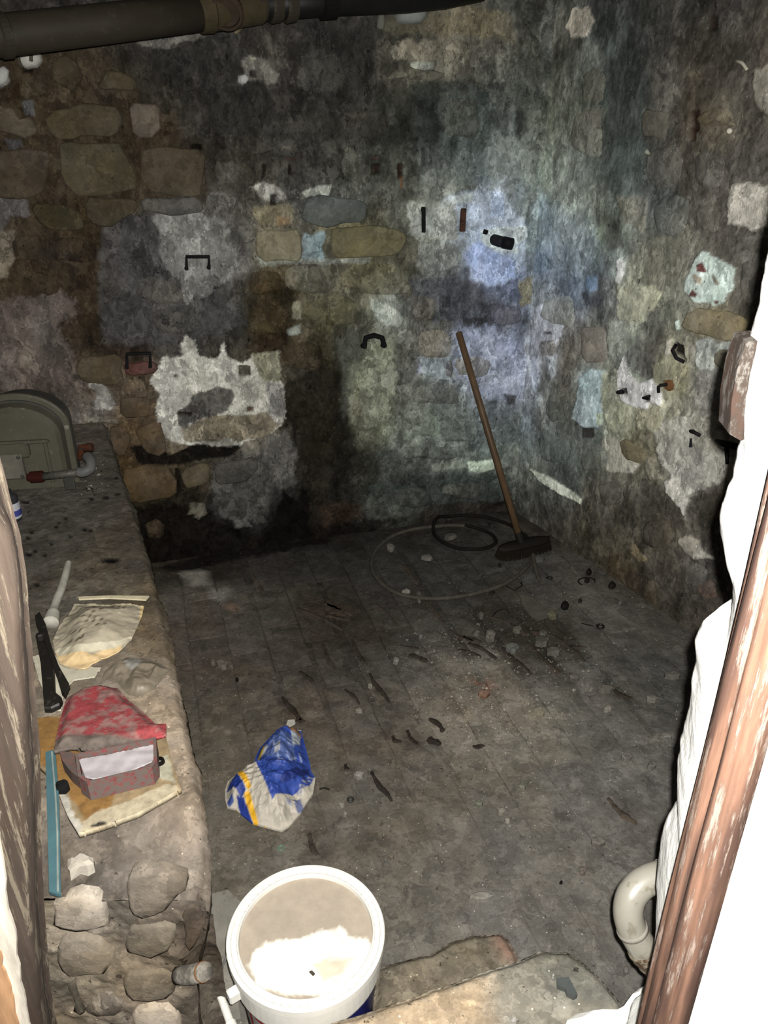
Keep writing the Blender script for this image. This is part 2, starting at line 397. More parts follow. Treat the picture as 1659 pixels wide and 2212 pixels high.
# brown bare masonry top left with its mortar
b((50, 41, 28), [(-60, 100), (200, 105), (300, 190), (310, 235), (440, 308), (452, 430), (250, 445), (205, 560), (210, 650), (160, 770), (-60, 780)], .03, .02, 0, .75)
b((62, 61, 61), [(218, 490), (340, 455), (400, 470), (470, 640), (540, 700), (400, 745), (215, 745)], .02, .008, .002, .7)
b((84, 75, 69), [(-40, 650), (60, 640), (120, 620), (172, 645), (165, 690), (130, 700), (140, 740), (170, 800), (185, 840), (-40, 850)], .035, .01, .004, .8)
b((96, 87, 78), [(20, 690), (80, 690), (90, 790), (50, 800)], .02, .01, .003, .6)
b((92, 84, 72), [(-30, 490), (26, 495), (38, 528), (28, 570), (18, 600), (-30, 610)], .015, .005, .004)
b((78, 74, 72), [(-20, 425), (50, 428), (62, 455), (55, 470), (20, 465), (10, 500), (-20, 510)], .015, .005, .004)
b((70, 69, 70), [(10, 300), (45, 300), (48, 318), (20, 320)], .008, .004, .004)
b((70, 70, 70), [(50, 218), (72, 215), (76, 250), (52, 250)], .008, .004, .003)
b((130, 128, 124), [(-10, 150), (12, 145), (20, 175), (5, 190), (-10, 188)], .008, .003, .01)
b((125, 122, 116), [(192, 830), (212, 815), (228, 830), (238, 850), (250, 872), (240, 888), (205, 885), (208, 850)], .012, .004, .008)
b((104, 98, 86), [(178, 896), (215, 903), (250, 905), (255, 915), (180, 915)], .01, .004, .008)
b((42, 41, 39), [(250, 92), (480, 40), (520, 90), (600, 200), (600, 290), (430, 300), (310, 215), (300, 180)], .03, .03, 0, .45)
b((44, 42, 39), [(600, 90), (810, 60), (815, 300), (620, 300), (590, 190)], .03, .02, 0, .5)
b((100, 98, 90), [(520, 128), (545, 118), (575, 130), (605, 158), (592, 180), (560, 175), (530, 175)], .015, .004, .006)
b((145, 144, 140), [(515, 165), (528, 160), (536, 172), (525, 184), (514, 178)], .004, .003, .014)
b((112, 110, 102), [(430, 60), (400, 72), (360, 85), (300, 90), (310, 100), (380, 96), (440, 78)], .02, .004, .004, .5)
b((92, 86, 68), [(822, 40), (900, 30), (1000, 8), (1110, 30), (1110, 85), (1000, 75), (830, 70)], .02, .01, .004, .7)
b((108, 103, 88), [(835, 110), (880, 85), (960, 88), (1012, 110), (985, 130), (940, 135), (850, 128)], .02, .008, .006)
b((112, 116, 106), [(885, 135), (940, 132), (935, 148), (895, 150)], .008, .004, .004)
b((38, 40, 37), [(880, 178), (980, 172), (1100, 178), (1090, 190), (960, 200), (890, 215)], .02, .008, -.004, .7)
b((30, 28, 24), [(1118, 0), (1180, 0), (1165, 70), (1112, 60)], .02, .01, 0, .6)
b((74, 74, 66), [(1130, 60), (1170, 70), (1165, 180), (1140, 190)], .02, .01, .003, .5)
for p in ([(1000, 220), (1010, 300), (1015, 360), (1000, 420), (985, 380), (990, 300)], [(1060, 260), (1085, 300), (1080, 400), (1060, 430), (1050, 350)], [(1110, 230), (1125, 330), (1120, 430), (1100, 420), (1098, 300)]):
    b((112, 122, 120), p, .02, .012, .002, .5)
b((104, 112, 106), [(1070, 300), (1150, 290), (1170, 420), (1130, 480), (1080, 440)], .03, .015, .003, .6)
b((70, 80, 76), [(960, 190), (1060, 200), (1060, 290), (960, 300)], .03, .02, 0, .5)
b((40, 44, 41), [(900, 200), (960, 190), (950, 310), (905, 320)], .03, .02, 0, .5)
# round the iron brackets
b((110, 110, 106), [(330, 470), (370, 455), (430, 458), (490, 480), (505, 530), (518, 570), (490, 605), (440, 640), (400, 655), (385, 605), (350, 570), (345, 520)], .02, .006, .005)
b((126, 126, 122), [(395, 490), (450, 480), (480, 520), (470, 545), (400, 545)], .02, .012, .005, .8)
b((136, 135, 127), [(537, 402), (570, 393), (603, 402), (626, 430), (600, 436), (570, 434), (556, 420)], .008, .003, .006)
b((128, 132, 122), [(650, 416), (682, 404), (719, 398), (712, 424), (660, 426)], .008, .003, .005)
b((120, 112, 84), [(550, 450), (630, 440), (640, 488), (560, 488)], .02, .008, .003, .7)
b((126, 96, 56), [(598, 468), (628, 470), (628, 488), (602, 488)], .006, .004, 0, .7)
b((112, 134, 142), [(655, 505), (700, 500), (700, 562), (650, 562)], .012, .006, .003, .85)
b((106, 100, 66), [(660, 480), (760, 475), (800, 490), (700, 495)], .01, .005, .002, .8)
b((128, 134, 126), [(560, 553), (700, 560), (800, 555), (800, 570), (560, 572)], .012, .005, .002, .6)
b((150, 158, 148), [(800, 645), (828, 652), (850, 665), (872, 688), (862, 704), (838, 700), (815, 695), (805, 665)], .016, .005, .006)
b((138, 146, 136), [(620, 712), (650, 700), (652, 722), (625, 725)], .008, .004, .003, .7)
b((118, 116, 96), [(635, 655), (652, 650), (652, 690), (632, 688)], .008, .004, .002, .8)
b((108, 112, 94), [(790, 738), (850, 740), (858, 820), (845, 905), (805, 930), (758, 918), (745, 850), (762, 790)], .025, .012, .006, .85)
b((78, 76, 58), [(760, 860), (775, 820), (785, 880), (780, 920), (760, 915)], .02, .01, .004, .6)
b((30, 27, 20), [(622, 820), (690, 800), (745, 790), (755, 850), (735, 930), (720, 1000), (720, 1100), (680, 1150), (640, 1110), (612, 1040), (650, 960), (620, 900)], .03, .02, -.003, .85)
b((72, 76, 66), [(735, 740), (770, 700), (785, 760), (755, 860), (742, 900)], .025, .015, .003, .6)
# big white plaster remnant
b((158, 156, 146), [(330, 805), (350, 772), (396, 770), (390, 742), (402, 728), (420, 735), (428, 770), (470, 776), (482, 742), (492, 776), (525, 786), (545, 768), (565, 780), (590, 800), (612, 832), (618, 862), (614, 912), (592, 930), (555, 950), (520, 962), (470, 950), (430, 962), (370, 955), (340, 925), (334, 880), (345, 850), (322, 830)], .016, .003, .009)
b((115, 114, 110), [(570, 822), (606, 830), (618, 870), (610, 905), (585, 890), (575, 850)], .012, .005, .007)
b((112, 110, 92), [(545, 765), (605, 760), (606, 822), (570, 825), (552, 800)], .015, .006, .006)
b((110, 102, 84), [(392, 925), (430, 905), (465, 893), (530, 898), (572, 890), (602, 915), (575, 942), (545, 948), (480, 955), (400, 950)], .01, .003, .010)
b((74, 72, 68), [(384, 892), (425, 852), (470, 833), (500, 840), (508, 868), (480, 895), (440, 903), (400, 922), (388, 915)], .016, .005, .002)
b((140, 138, 128), [(430, 955), (500, 945), (520, 965), (440, 978)], .016, .004, .006)
b((86, 84, 80), [(570, 945), (620, 925), (640, 980), (640, 1060), (600, 1050), (575, 1000)], .025, .01, .003, .7)
b((22, 19, 15), [(278, 968), (340, 960), (365, 985), (430, 962), (520, 968), (505, 985), (400, 1002), (385, 1008), (300, 1003)], .014, .005, -.006)
b((18, 15, 11), [(376, 1010), (388, 1010), (392, 1060), (380, 1085)], .006, .003, -.008)
b((66, 64, 60), [(455, 1010), (560, 985), (590, 1040), (570, 1130), (470, 1110)], .03, .012, .003, .75)
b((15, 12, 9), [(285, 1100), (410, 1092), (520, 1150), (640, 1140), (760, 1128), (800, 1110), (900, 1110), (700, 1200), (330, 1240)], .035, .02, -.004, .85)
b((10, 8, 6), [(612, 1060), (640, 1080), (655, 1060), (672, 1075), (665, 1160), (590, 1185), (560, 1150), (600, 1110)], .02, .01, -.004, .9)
b((80, 76, 64), [(410, 1085), (440, 1085), (445, 1110), (430, 1125), (405, 1115)], .008, .004, .006)
b((82, 80, 75), [(500, 1118), (530, 1120), (545, 1140), (510, 1140)], .014, .006, .004, .7)
b((46, 30, 18), [(680, 1090), (780, 1085), (790, 1120), (700, 1140)], .02, .015, 0, .5)
# lime wash round the valve
b((146, 160, 178), [(890, 470), (970, 425), (1000, 418), (1050, 412), (1090, 412), (1110, 450), (1140, 490), (1135, 560), (1118, 600), (1060, 622), (1020, 600), (1000, 545), (950, 515), (900, 505)], .02, .012, .005, .8)
b((138, 143, 134), [(880, 440), (985, 432), (990, 518), (905, 522), (885, 500)], .018, .008, .004, .85)
b((124, 146, 200), [(1000, 548), (1035, 520), (1070, 545), (1110, 560), (1120, 600), (1060, 620), (1022, 600)], .02, .012, .004, .85)
b((134, 156, 188), [(1058, 412), (1088, 415), (1090, 466), (1060, 470)], .006, .003, .006, .8)
b((150, 168, 204), [(1010, 440), (1055, 440), (1058, 480), (1010, 480)], .01, .006, .005, .6)
b((188, 200, 208), [(972, 424), (1020, 418), (1018, 436), (978, 440)], .008, .004, .006, .8)
b((180, 196, 212), [(1040, 498), (1095, 492), (1136, 488), (1142, 512), (1118, 530), (1120, 548), (1070, 542), (1050, 530), (1038, 518)], .008, .004, .008, .8)
b((56, 60, 68), [(1085, 495), (1115, 495), (1118, 512), (1090, 512)], .006, .006, .002, .5)
b((128, 134, 130), [(905, 520), (1000, 520), (1000, 560), (960, 590), (900, 580)], .03, .01, .003, .6)
b((62, 64, 70), [(890, 600), (960, 595), (1010, 610), (1075, 640), (1120, 685), (1095, 712), (1040, 712), (1000, 690), (940, 700), (895, 650)], .03, .015, -.002, .7)
b((42, 42, 44), [(1000, 690), (1050, 685), (1058, 705), (1015, 712)], .014, .008, -.002, .8)
b((38, 40, 42), [(950, 635), (975, 640), (972, 665), (955, 665)], .01, .006, -.003, .7)
b((122, 118, 92), [(1118, 605), (1150, 600), (1150, 660), (1125, 665)], .014, .006, .003, .8)
b((126, 136, 160), [(985, 715), (1070, 705), (1082, 760), (1132, 775), (1132, 850), (1062, 872), (1010, 825), (960, 822), (900, 800), (905, 770), (985, 772)], .03, .012, .003, .75)
b((124, 134, 132), [(898, 770), (980, 770), (985, 820), (920, 825)], .02, .008, .003, .7)
b((44, 44, 42), [(1092, 855), (1118, 855), (1116, 878), (1100, 878)], .006, .005, -.006, .8)
b((36, 36, 33), [(1000, 934), (1030, 930), (1030, 948), (1005, 952)], .01, .005, -.004, .8)
b((108, 120, 106), [(870, 890), (940, 885), (950, 935), (880, 945)], .02, .012, .003, .6)
b((54, 58, 54), [(810, 978), (850, 972), (855, 985), (815, 992)], .008, .005, -.003, .7)
b((148, 162, 146), [(1008, 998), (1040, 996), (1070, 992), (1068, 1012), (1040, 1020), (1014, 1018)], .008, .004, .006)
b((112, 120, 108), [(930, 1005), (1000, 995), (1010, 1010), (940, 1018)], .012, .006, .004, .6)
b((42, 48, 45), [(800, 1050), (900, 1040), (1000, 1022), (1090, 1030), (1098, 1068), (960, 1095), (880, 1105), (790, 1090)], .03, .015, -.002, .7)
b((62, 64, 58), [(788, 1075), (860, 1060), (930, 1095), (870, 1120), (795, 1125)], .03, .015, .003, .6)
b((30, 26, 21), [(930, 1092), (1110, 1080), (1115, 1120), (900, 1130)], .02, .01, -.003, .8)
for p in [(223, 385), (377, 383)]:
    b((12, 10, 8), [(p[0] - 3, p[1] - 3), (p[0] + 3, p[1] - 3), (p[0] + 3, p[1] + 3), (p[0] - 3, p[1] + 3)], .001, .003, -.006)
for (x, y, wd, h, c) in [(572, 367, 8, 24, (20, 12, 8)), (628, 366, 8, 26, (20, 10, 7)), (592, 432, 12, 22, (12, 8, 6)), (865, 370, 9, 30, (40, 20, 10)), (868, 395, 5, 22, (88, 58, 26)), (813, 366, 20, 24, (34, 24, 16)), (812, 342, 16, 5, (70, 40, 28)), (630, 343, 26, 6, (58, 32, 26)), (425, 317, 24, 12, (14, 9, 7)), (546, 158, 12, 14, (30, 30, 30)), (529, 801, 26, 22, (48, 42, 30)), (541, 884, 13, 9, (52, 28, 14)), (380, 814, 7, 8, (20, 16, 12)), (400, 895, 26, 7, (34, 27, 16)), (685, 598, 14, 22, (40, 42, 40)), (414, 1117, 12, 8, (10, 10, 9)), (500, 42, 12, 12, (24, 14, 10)), (688, 88, 5, 26, (26, 25, 22)), (60, 152, 22, 10, (12, 12, 10)), (355, 688, 8, 9, (20, 18, 18))]:
    b(c, [(x - wd / 2, y - h / 2), (x + wd / 2, y - h / 2), (x + wd / 2, y + h / 2), (x - wd / 2, y + h / 2)], .004, .003, -.018 if sum(c) < 150 else 0, .9)  # darkest entries paint the shade inside deep holes into the wall colour
r = FR.patch
r((128, 122, 110), [(1218, 60), (1235, 20), (1268, 15), (1286, 45), (1268, 78), (1232, 80)], .01, .004, .008)
r((92, 96, 88), [(1250, 100), (1300, 90), (1310, 180), (1250, 200), (1235, 150)], .03, .015, .003, .5)
r((54, 58, 55), [(1305, 130), (1360, 120), (1380, 300), (1340, 420), (1290, 385), (1300, 260)], .03, .015, 0, .6)
r((68, 78, 76), [(1320, 310), (1390, 310), (1385, 390), (1330, 385)], .03, .015, .002, .6)
r((124, 118, 106), [(1625, 150), (1700, 120), (1700, 270), (1640, 235), (1622, 190)], .012, .004, .008)
r((165, 160, 148), [(1578, 400), (1610, 392), (1700, 400), (1700, 480), (1620, 495), (1578, 480), (1565, 440)], .014, .005, .010)
r((110, 108, 96), [(1330, 426), (1398, 426), (1400, 460), (1385, 500), (1340, 470)], .015, .006, .005, .8)
r((58, 60, 56), [(1305, 470), (1340, 475), (1345, 530), (1310, 540)], .015, .008, -.003, .6)
r((142, 148, 160), [(1142, 668), (1180, 655), (1214, 670), (1210, 730), (1180, 755), (1150, 745)], .02, .008, .004, .7)
r((134, 142, 156), [(1146, 768), (1162, 775), (1166, 820), (1158, 850), (1148, 840)], .01, .004, .005, .8)
r((134, 142, 150), [(1178, 770), (1200, 768), (1200, 810), (1190, 822), (1184, 795)], .008, .004, .005, .8)
r((118, 132, 140), [(1150, 430), (1200, 440), (1290, 520), (1300, 590), (1240, 600), (1170, 560)], .04, .03, .002, .4)
r((104, 132, 166), [(1262, 600), (1290, 590), (1292, 625), (1270, 640)], .015, .01, .002, .7)
r((54, 56, 62), [(1250, 636), (1300, 630), (1296, 665), (1262, 668)], .016, .01, -.003, .7)
r((116, 116, 104), [(1380, 520), (1470, 500), (1480, 600), (1440, 640), (1400, 620)], .03, .015, .003, .6)
r((178, 196, 188), [(1486, 600), (1500, 560), (1516, 545), (1545, 553), (1590, 580), (1582, 620), (1562, 655), (1540, 660), (1500, 652), (1482, 628)], .010, .003, .008)
for p in ([(1508, 572), (1520, 565), (1530, 590), (1508, 586)], [(1490, 640), (1500, 625), (1510, 636), (1505, 642)], [(1540, 650), (1556, 650), (1550, 657)]):
    r((88, 42, 38), p, .003, .003, .009)
r((142, 132, 112), [(1498, 590), (1520, 600), (1518, 616), (1505, 610)], .003, .003, .009)
r((126, 120, 104), [(1540, 590), (1560, 614), (1548, 618), (1538, 600)], .003, .003, .009)
r((182, 200, 186), [(1334, 562), (1345, 556), (1352, 570), (1348, 590), (1340, 612), (1330, 608), (1336, 585)], .003, .003, .008)
r((184, 200, 190), [(1458, 695), (1468, 690), (1470, 710), (1462, 714)], .003, .003, .004)
r((150, 152, 128), [(1336, 620), (1375, 612), (1412, 620), (1430, 640), (1400, 680), (1380, 700), (1335, 690), (1330, 650)], .018, .006, .008, .85)
r((126, 132, 120), [(1315, 690), (1375, 700), (1365, 740), (1320, 790), (1310, 740)], .02, .008, .003, .7)
r((158, 164, 158), [(1502, 738), (1520, 730), (1550, 742), (1594, 738), (1575, 758), (1545, 765), (1540, 800), (1510, 800), (1505, 770)], .010, .004, .007)
r((28, 24, 20), [(1452, 745), (1460, 738), (1475, 748), (1474, 768), (1480, 782), (1466, 770), (1450, 762)], .004, .003, -.02)  # hole with its inner shade painted near black
r((150, 146, 134), [(1440, 735), (1452, 732), (1448, 765), (1436, 768)], .006, .003, .006)
r((68, 66, 64), [(1370, 770), (1410, 765), (1420, 810), (1390, 825), (1370, 800)], .02, .01, -.002, .7)
r((136, 134, 110), [(1410, 790), (1450, 768), (1490, 790), (1480, 850), (1440, 860), (1415, 840)], .02, .01, .005, .8)
r((188, 208, 194), [(1334, 800), (1347, 772), (1356, 800), (1378, 828), (1412, 818), (1432, 850), (1428, 876), (1402, 868), (1400, 884), (1372, 880), (1342, 868), (1332, 830)], .007, .003, .009)
r((132, 148, 152), [(1250, 815), (1280, 795), (1308, 800), (1305, 870), (1290, 925), (1262, 925), (1234, 905), (1245, 860)], .010, .004, .009)
r((140, 142, 120), [(1304, 800), (1340, 870), (1380, 885), (1430, 890), (1425, 930), (1380, 925), (1340, 935), (1310, 930), (1300, 870)], .02, .008, .006, .8)
r((140, 152, 134), [(1290, 890), (1302, 895), (1298, 920), (1288, 918)], .004, .003, .009)
r((134, 130, 110), [(1375, 886), (1428, 880), (1430, 930), (1375, 920)], .010, .004, .009, .8)
r((144, 142, 130), [(1300, 945), (1345, 950), (1350, 985), (1378, 1005), (1365, 1020), (1310, 1020), (1290, 980)], .015, .005, .006, .8)
r((150, 148, 140), [(1412, 940), (1450, 900), (1500, 895), (1560, 930), (1575, 980), (1555, 1035), (1500, 1065), (1460, 1045), (1425, 1000)], .02, .006, .008, .8)
r((156, 153, 145), [(1436, 1040), (1475, 1030), (1500, 1060), (1483, 1090), (1478, 1120), (1468, 1095), (1438, 1065)], .012, .004, .009)
r((108, 104, 90), [(1395, 980), (1420, 1000), (1430, 1035), (1405, 1040), (1392, 1015)], .010, .004, .009, .8)
r((134, 130, 116), [(1495, 900), (1545, 895), (1560, 940), (1550, 980), (1500, 960)], .02, .008, .008, .7)
r((150, 156, 142), [(1143, 1012), (1180, 1028), (1215, 1048), (1258, 1078), (1254, 1088), (1205, 1065), (1165, 1040)], .007, .004, .008)
r((140, 134, 122), [(1462, 1170), (1480, 1155), (1510, 1168), (1520, 1190), (1545, 1208), (1500, 1206), (1475, 1192)], .010, .004, .007)
r((50, 46, 40), [(1488, 1072), (1530, 1068), (1590, 1062), (1592, 1120), (1545, 1150), (1500, 1140)], .02, .01, -.005, .8)
r((98, 88, 66), [(1360, 1170), (1374, 1180), (1395, 1210), (1380, 1215), (1362, 1195)], .01, .004, .004, .7)
r((50, 44, 34), [(1240, 1190), (1330, 1225), (1420, 1290), (1420, 1320), (1320, 1260), (1230, 1205)], .02, .012, -.003, .6)
for (x, y, wd, h, c) in [(1347, 845, 18, 13, (16, 10, 8)), (1397, 861, 14, 12, (24, 14, 12)), (1180, 720, 17, 5, (26, 20, 20)), (1500, 262, 14, 44, (34, 22, 18)), (1494, 290, 12, 28, (36, 22, 16)), (1534, 50, 20, 26, (34, 26, 20)), (1504, 190, 9, 7, (24, 20, 18)), (1268, 935, 24, 22, (44, 42, 40)), (1446, 831, 22, 20, (92, 62, 34)), (1376, 607, 8, 5, (24, 22, 22))]:
    r(c, [(x - wd / 2, y - h / 2), (x + wd / 2, y - h / 2), (x + wd / 2, y + h / 2), (x - wd / 2, y + h / 2)], .004, .003, -.018 if sum(c) < 110 else 0, .95)  # black holes: shade put into the colour, the recess itself is shallow

def wall_grid(name, F, sa, ta, mat, amp):
    s_, t_ = np.meshgrid(sa, ta, indexing='ij'); a = s_.ravel(); bb = t_.ravel()
    col, H = F.eval(a, bb)
    P = F.pl.P0 + np.outer(a, F.pl.e) + np.outer(bb, F.pl.t)
    h = fbm(P, 5, 3) * amp * 1.6 + fbm(P + 2, 22, 4, .6) * amp * 1.1 + fbm(P + 9, 70, 3, .6) * amp * .35 + H - .004
    P = P + np.outer(h, F.pl.n)
    o = mesh(name, P, gridfaces(len(sa), len(ta)), mat, cols=col, smooth=True)
    return tag(o, kind='structure')
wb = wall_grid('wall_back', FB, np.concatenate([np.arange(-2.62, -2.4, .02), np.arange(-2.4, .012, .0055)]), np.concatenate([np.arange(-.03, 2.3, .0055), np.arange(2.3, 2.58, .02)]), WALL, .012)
wr = wall_grid('wall_right', FR, np.concatenate([np.arange(-.01, 1.75, .0055), np.arange(1.75, 3.2, .03)]), np.concatenate([np.arange(-.03, 2.3, .0055), np.arange(2.3, 2.58, .02)]), WALLR, .012)

# ---- stones that can be picked out, each its own piece of the wall
def rough_poly(P, rad=.02, step=.04, jit=.006):
    """round the corners of a polygon and roughen its edge; <= 14 points"""
    P = [np.asarray(p, float) for p in P]; L = 0; out = []
    for k in range(len(P)):
        a, c = P[k], P[(k + 1) % len(P)]; d = c - a; l = np.linalg.norm(d)
        q = min(rad, l * .25); out.append(a + d / l * q)
        if l > .12: out.append(a + d * .5)
        out.append(c - d / l * q)
    if len(out) > 14:
        out = [out[int(k * len(out) / 14)] for k in range(14)]
    return [p + np.array((random.uniform(-jit, jit), random.uniform(-jit, jit))) for p in out]
def stone_piece(name, plane, P2, h, mat, parent, colf, inset=.008, tilt=.004, sink=.02):
    P2 = rough_poly(P2); n = len(P2); c = np.mean(P2, 0)
    ta, tb = random.uniform(-tilt, tilt), random.uniform(-tilt, tilt)
    V = []; q2 = []
    for lev, (ins, hh) in enumerate(((-.014, -.012), (.0, h * .25), (inset * 2.2, h)) if mat is not STONE else ((0, -sink), (.0, h * .35), (inset, h))):
        for p in P2:
            d = c - p; l = np.linalg.norm(d); p2 = p + d / l * ins
            V.append(plane.at(p2[0], p2[1], hh + (random.uniform(-.002, .002) + ta * (p2[0] - c[0]) / .1 + tb * (p2[1] - c[1]) / .1 if lev == 2 else 0))); q2.append(p2)
    V.append(plane.at(c[0], c[1], h + .002)); q2.append(c)
    F = [[k * n + j, k * n + (j + 1) % n, (k + 1) * n + (j + 1) % n, (k + 1) * n + j] for k in range(2) for j in range(n)]
    F += [[2 * n + j, 2 * n + (j + 1) % n, 3 * n] for j in range(n)]
    q2 = np.array(q2)
    # counter-clockwise as seen from the front
    ar = sum(P2[k][0] * P2[(k + 1) % n][1] - P2[(k + 1) % n][0] * P2[k][1] for k in range(n))
    fr = np.dot(np.cross(plane.e, plane.t), plane.n)
    if ar * fr < 0: F = [f[::-1] for f in F]
    return mesh(name, V, F, mat, parent, cols=colf(q2), smooth=True)
def px_stone(F, parent, rgb, pts, h=.012, keep=.75, name='stone'):
    if len(pts) == 4:
        x0, y0, x1, y1 = pts[0][0], pts[0][1], pts[2][0], pts[2][1]; wx, wy = (x1 - x0), (y1 - y0); j = lambda k: random.uniform(-k, k)
        pts = [(x0 + j(.1) * wx, y0 + wy * (.18 + j(.12))), (x0 + wx * (.3 + j(.15)), y0 + j(.1) * wy), (x1 - wx * (.2 + j(.12)), y0 + j(.12) * wy), (x1 + j(.1) * wx, y0 + wy * (.35 + j(.2))), (x1 - wx * (.06 + j(.08)), y1 + j(.12) * wy), (x0 + wx * (.4 + j(.2)), y1 + j(.08) * wy), (x0 + wx * (.05 + j(.08)), y1 - wy * (.1 + j(.15)))]
        keep *= .7; h *= .7
    P2 = np.array([F.pl.st(*p) for p in pts]); c = P2.mean(0); own = A(rgb, F.pl.at(*c), F.pl.n)
    def colf(q):
        base = F.base(q[:, 0], q[:, 1]); n = fbm(F.pl.P0 + np.outer(q[:, 0], F.pl.e) + np.outer(q[:, 1], F.pl.t), 25, 3)
        col = base * (1 - keep) + own * keep; col = col * (1 + n[:, None] * .3)
        return col
    stone_piece(name, F.pl, P2, h, STONE if keep > .6 else (WALL if F is FB else WALLR), parent, colf)
def R4(x0, y0, x1, y1): return [(x0, y0), (x1, y0), (x1, y1), (x0, y1)]
for rgb, pts in [
    ((66, 57, 44), [(-40, 322), (60, 320), (108, 325), (112, 345), (100, 400), (90, 425), (50, 428), (-40, 425)]),
    ((72, 66, 48), [(120, 312), (160, 308), (255, 305), (272, 330), (292, 365), (292, 418), (222, 422), (152, 428), (138, 390)]),
    ((70, 60, 44), [(298, 328), (350, 318), (425, 320), (446, 340), (440, 400), (430, 425), (330, 425), (302, 385)]),
    ((69, 61, 42), [(90, 265), (130, 235), (190, 218), (240, 228), (272, 255), (250, 292), (170, 298), (112, 298)]),
    ((94, 84, 70), [(276, 224), (350, 220), (347, 270), (335, 296), (292, 296)]),
    ((80, 71, 57), [(-30, 225), (25, 232), (40, 255), (72, 255), (82, 290), (50, 298), (-30, 280)]),
    ((67, 59, 41), [(206, 192), (225, 160), (250, 150), (290, 168), (302, 194), (250, 196)]),
    ((60, 52, 36), [(110, 120), (160, 118), (180, 160), (170, 195), (120, 190)]),
    ((70, 62, 45), R4(50, 168, 95, 208)), ((62, 55, 36), [(66, 440), (140, 438), (182, 475), (180, 500), (110, 500), (80, 470)]),
    ((70, 62, 46), [(182, 430), (290, 426), (305, 450), (235, 492), (186, 478)]), ((78, 76, 72), [(300, 432), (430, 428), (445, 455), (380, 470), (310, 455)]),
    ((52, 44, 30), R4(34, 508, 98, 555)), ((50, 42, 31), R4(108, 512, 208, 562)), ((53, 44, 29), R4(60, 598, 130, 634)),
    ((75, 64, 43), [(165, 772), (262, 764), (268, 828), (200, 835), (166, 812)]), ((92, 80, 63), R4(271, 816, 312, 846)),
    ((74, 60, 41), [(255, 862), (270, 854), (322, 856), (326, 898), (280, 905), (258, 890)]), ((73, 59, 39), [(292, 925), (345, 905), (352, 925), (362, 958), (355, 985), (310, 975)]),
    ((70, 57, 40), [(235, 925), (270, 918), (285, 945), (262, 990), (245, 980)]),
    ((76, 62, 42), [(262, 1012), (330, 1003), (372, 1006), (383, 1045), (380, 1070), (310, 1085), (268, 1082)]), ((78, 68, 48), [(392, 1014), (450, 998), (458, 1035), (440, 1050), (396, 1056)]),
    ((66, 64, 60), [(462, 1005), (555, 985), (560, 1010), (540, 1035), (466, 1048)]),
    ((120, 114, 90), [(552, 505), (575, 494), (650, 498), (652, 562), (560, 568)]), ((98, 92, 64), [(706, 494), (790, 486), (872, 500), (878, 515), (860, 555), (715, 556)]),
    ((76, 82, 80), [(652, 432), (700, 420), (780, 430), (798, 445), (785, 478), (700, 492), (650, 480)]),
    ((92, 90, 78), R4(622, 578, 726, 632)), ((98, 94, 72), R4(740, 574, 882, 632)), ((56, 46, 30), R4(544, 586, 608, 638)),
    ((58, 50, 31), R4(543, 658, 618, 722)), ((84, 80, 56), R4(658, 642, 775, 698)), ((52, 43, 27), R4(612, 742, 690, 796)),
    ((78, 75, 69), [(292, 604), (400, 592), (402, 652), (298, 658)]), ((62, 60, 58), R4(222, 600, 286, 650)), ((66, 64, 61), R4(330, 672, 440, 718)),
    ((68, 68, 62), R4(690, 305, 732, 380)), ((88, 88, 78), R4(740, 322, 775, 384)), ((76, 73, 65), R4(468, 348, 510, 394)), ((94, 92, 88), R4(446, 416, 510, 456)),
    ((60, 58, 53), R4(540, 300, 655, 336)), ((84, 82, 70), R4(598, 307, 648, 330)), ((54, 52, 46), R4(622, 238, 728, 292)), ((57, 55, 49), R4(740, 240, 850, 298)),
    ((62, 61, 56), R4(640, 110, 740, 200)), ((80, 78, 66), R4(836, 150, 960, 172)), ((70, 72, 64), R4(960, 215, 1040, 290)),
    ((122, 114, 100), [(906, 714), (978, 716), (976, 766), (908, 768)]), ((118, 112, 100), [(990, 772), (1052, 775), (1056, 815), (995, 820)]), ((84, 74, 74), R4(965, 780, 978, 818)),
    ((92, 92, 84), R4(900, 832, 985, 872)), ((104, 112, 100), R4(866, 892, 945, 942)), ((90, 98, 92), R4(955, 885, 1040, 950)), ((74, 80, 74), R4(860, 965, 1000, 990)),
    ((66, 60, 62), R4(1075, 665, 1125, 700)), ((94, 88, 70), R4(865, 620, 890, 640)), ((90, 86, 78), R4(885, 640, 940, 690)),
    ((62, 50, 34), R4(320, 1130, 350, 1160)), ((70, 68, 62), R4(960, 1045, 1040, 1075)), ((58, 60, 56), R4(850, 1060, 930, 1095)),
    ((82, 34, 26), [(268, 786), (290, 784), (325, 780), (345, 792), (330, 808), (270, 812)])]:
    px_stone(FB, wb, rgb, pts, .010 if rgb[0] < 100 else .008)
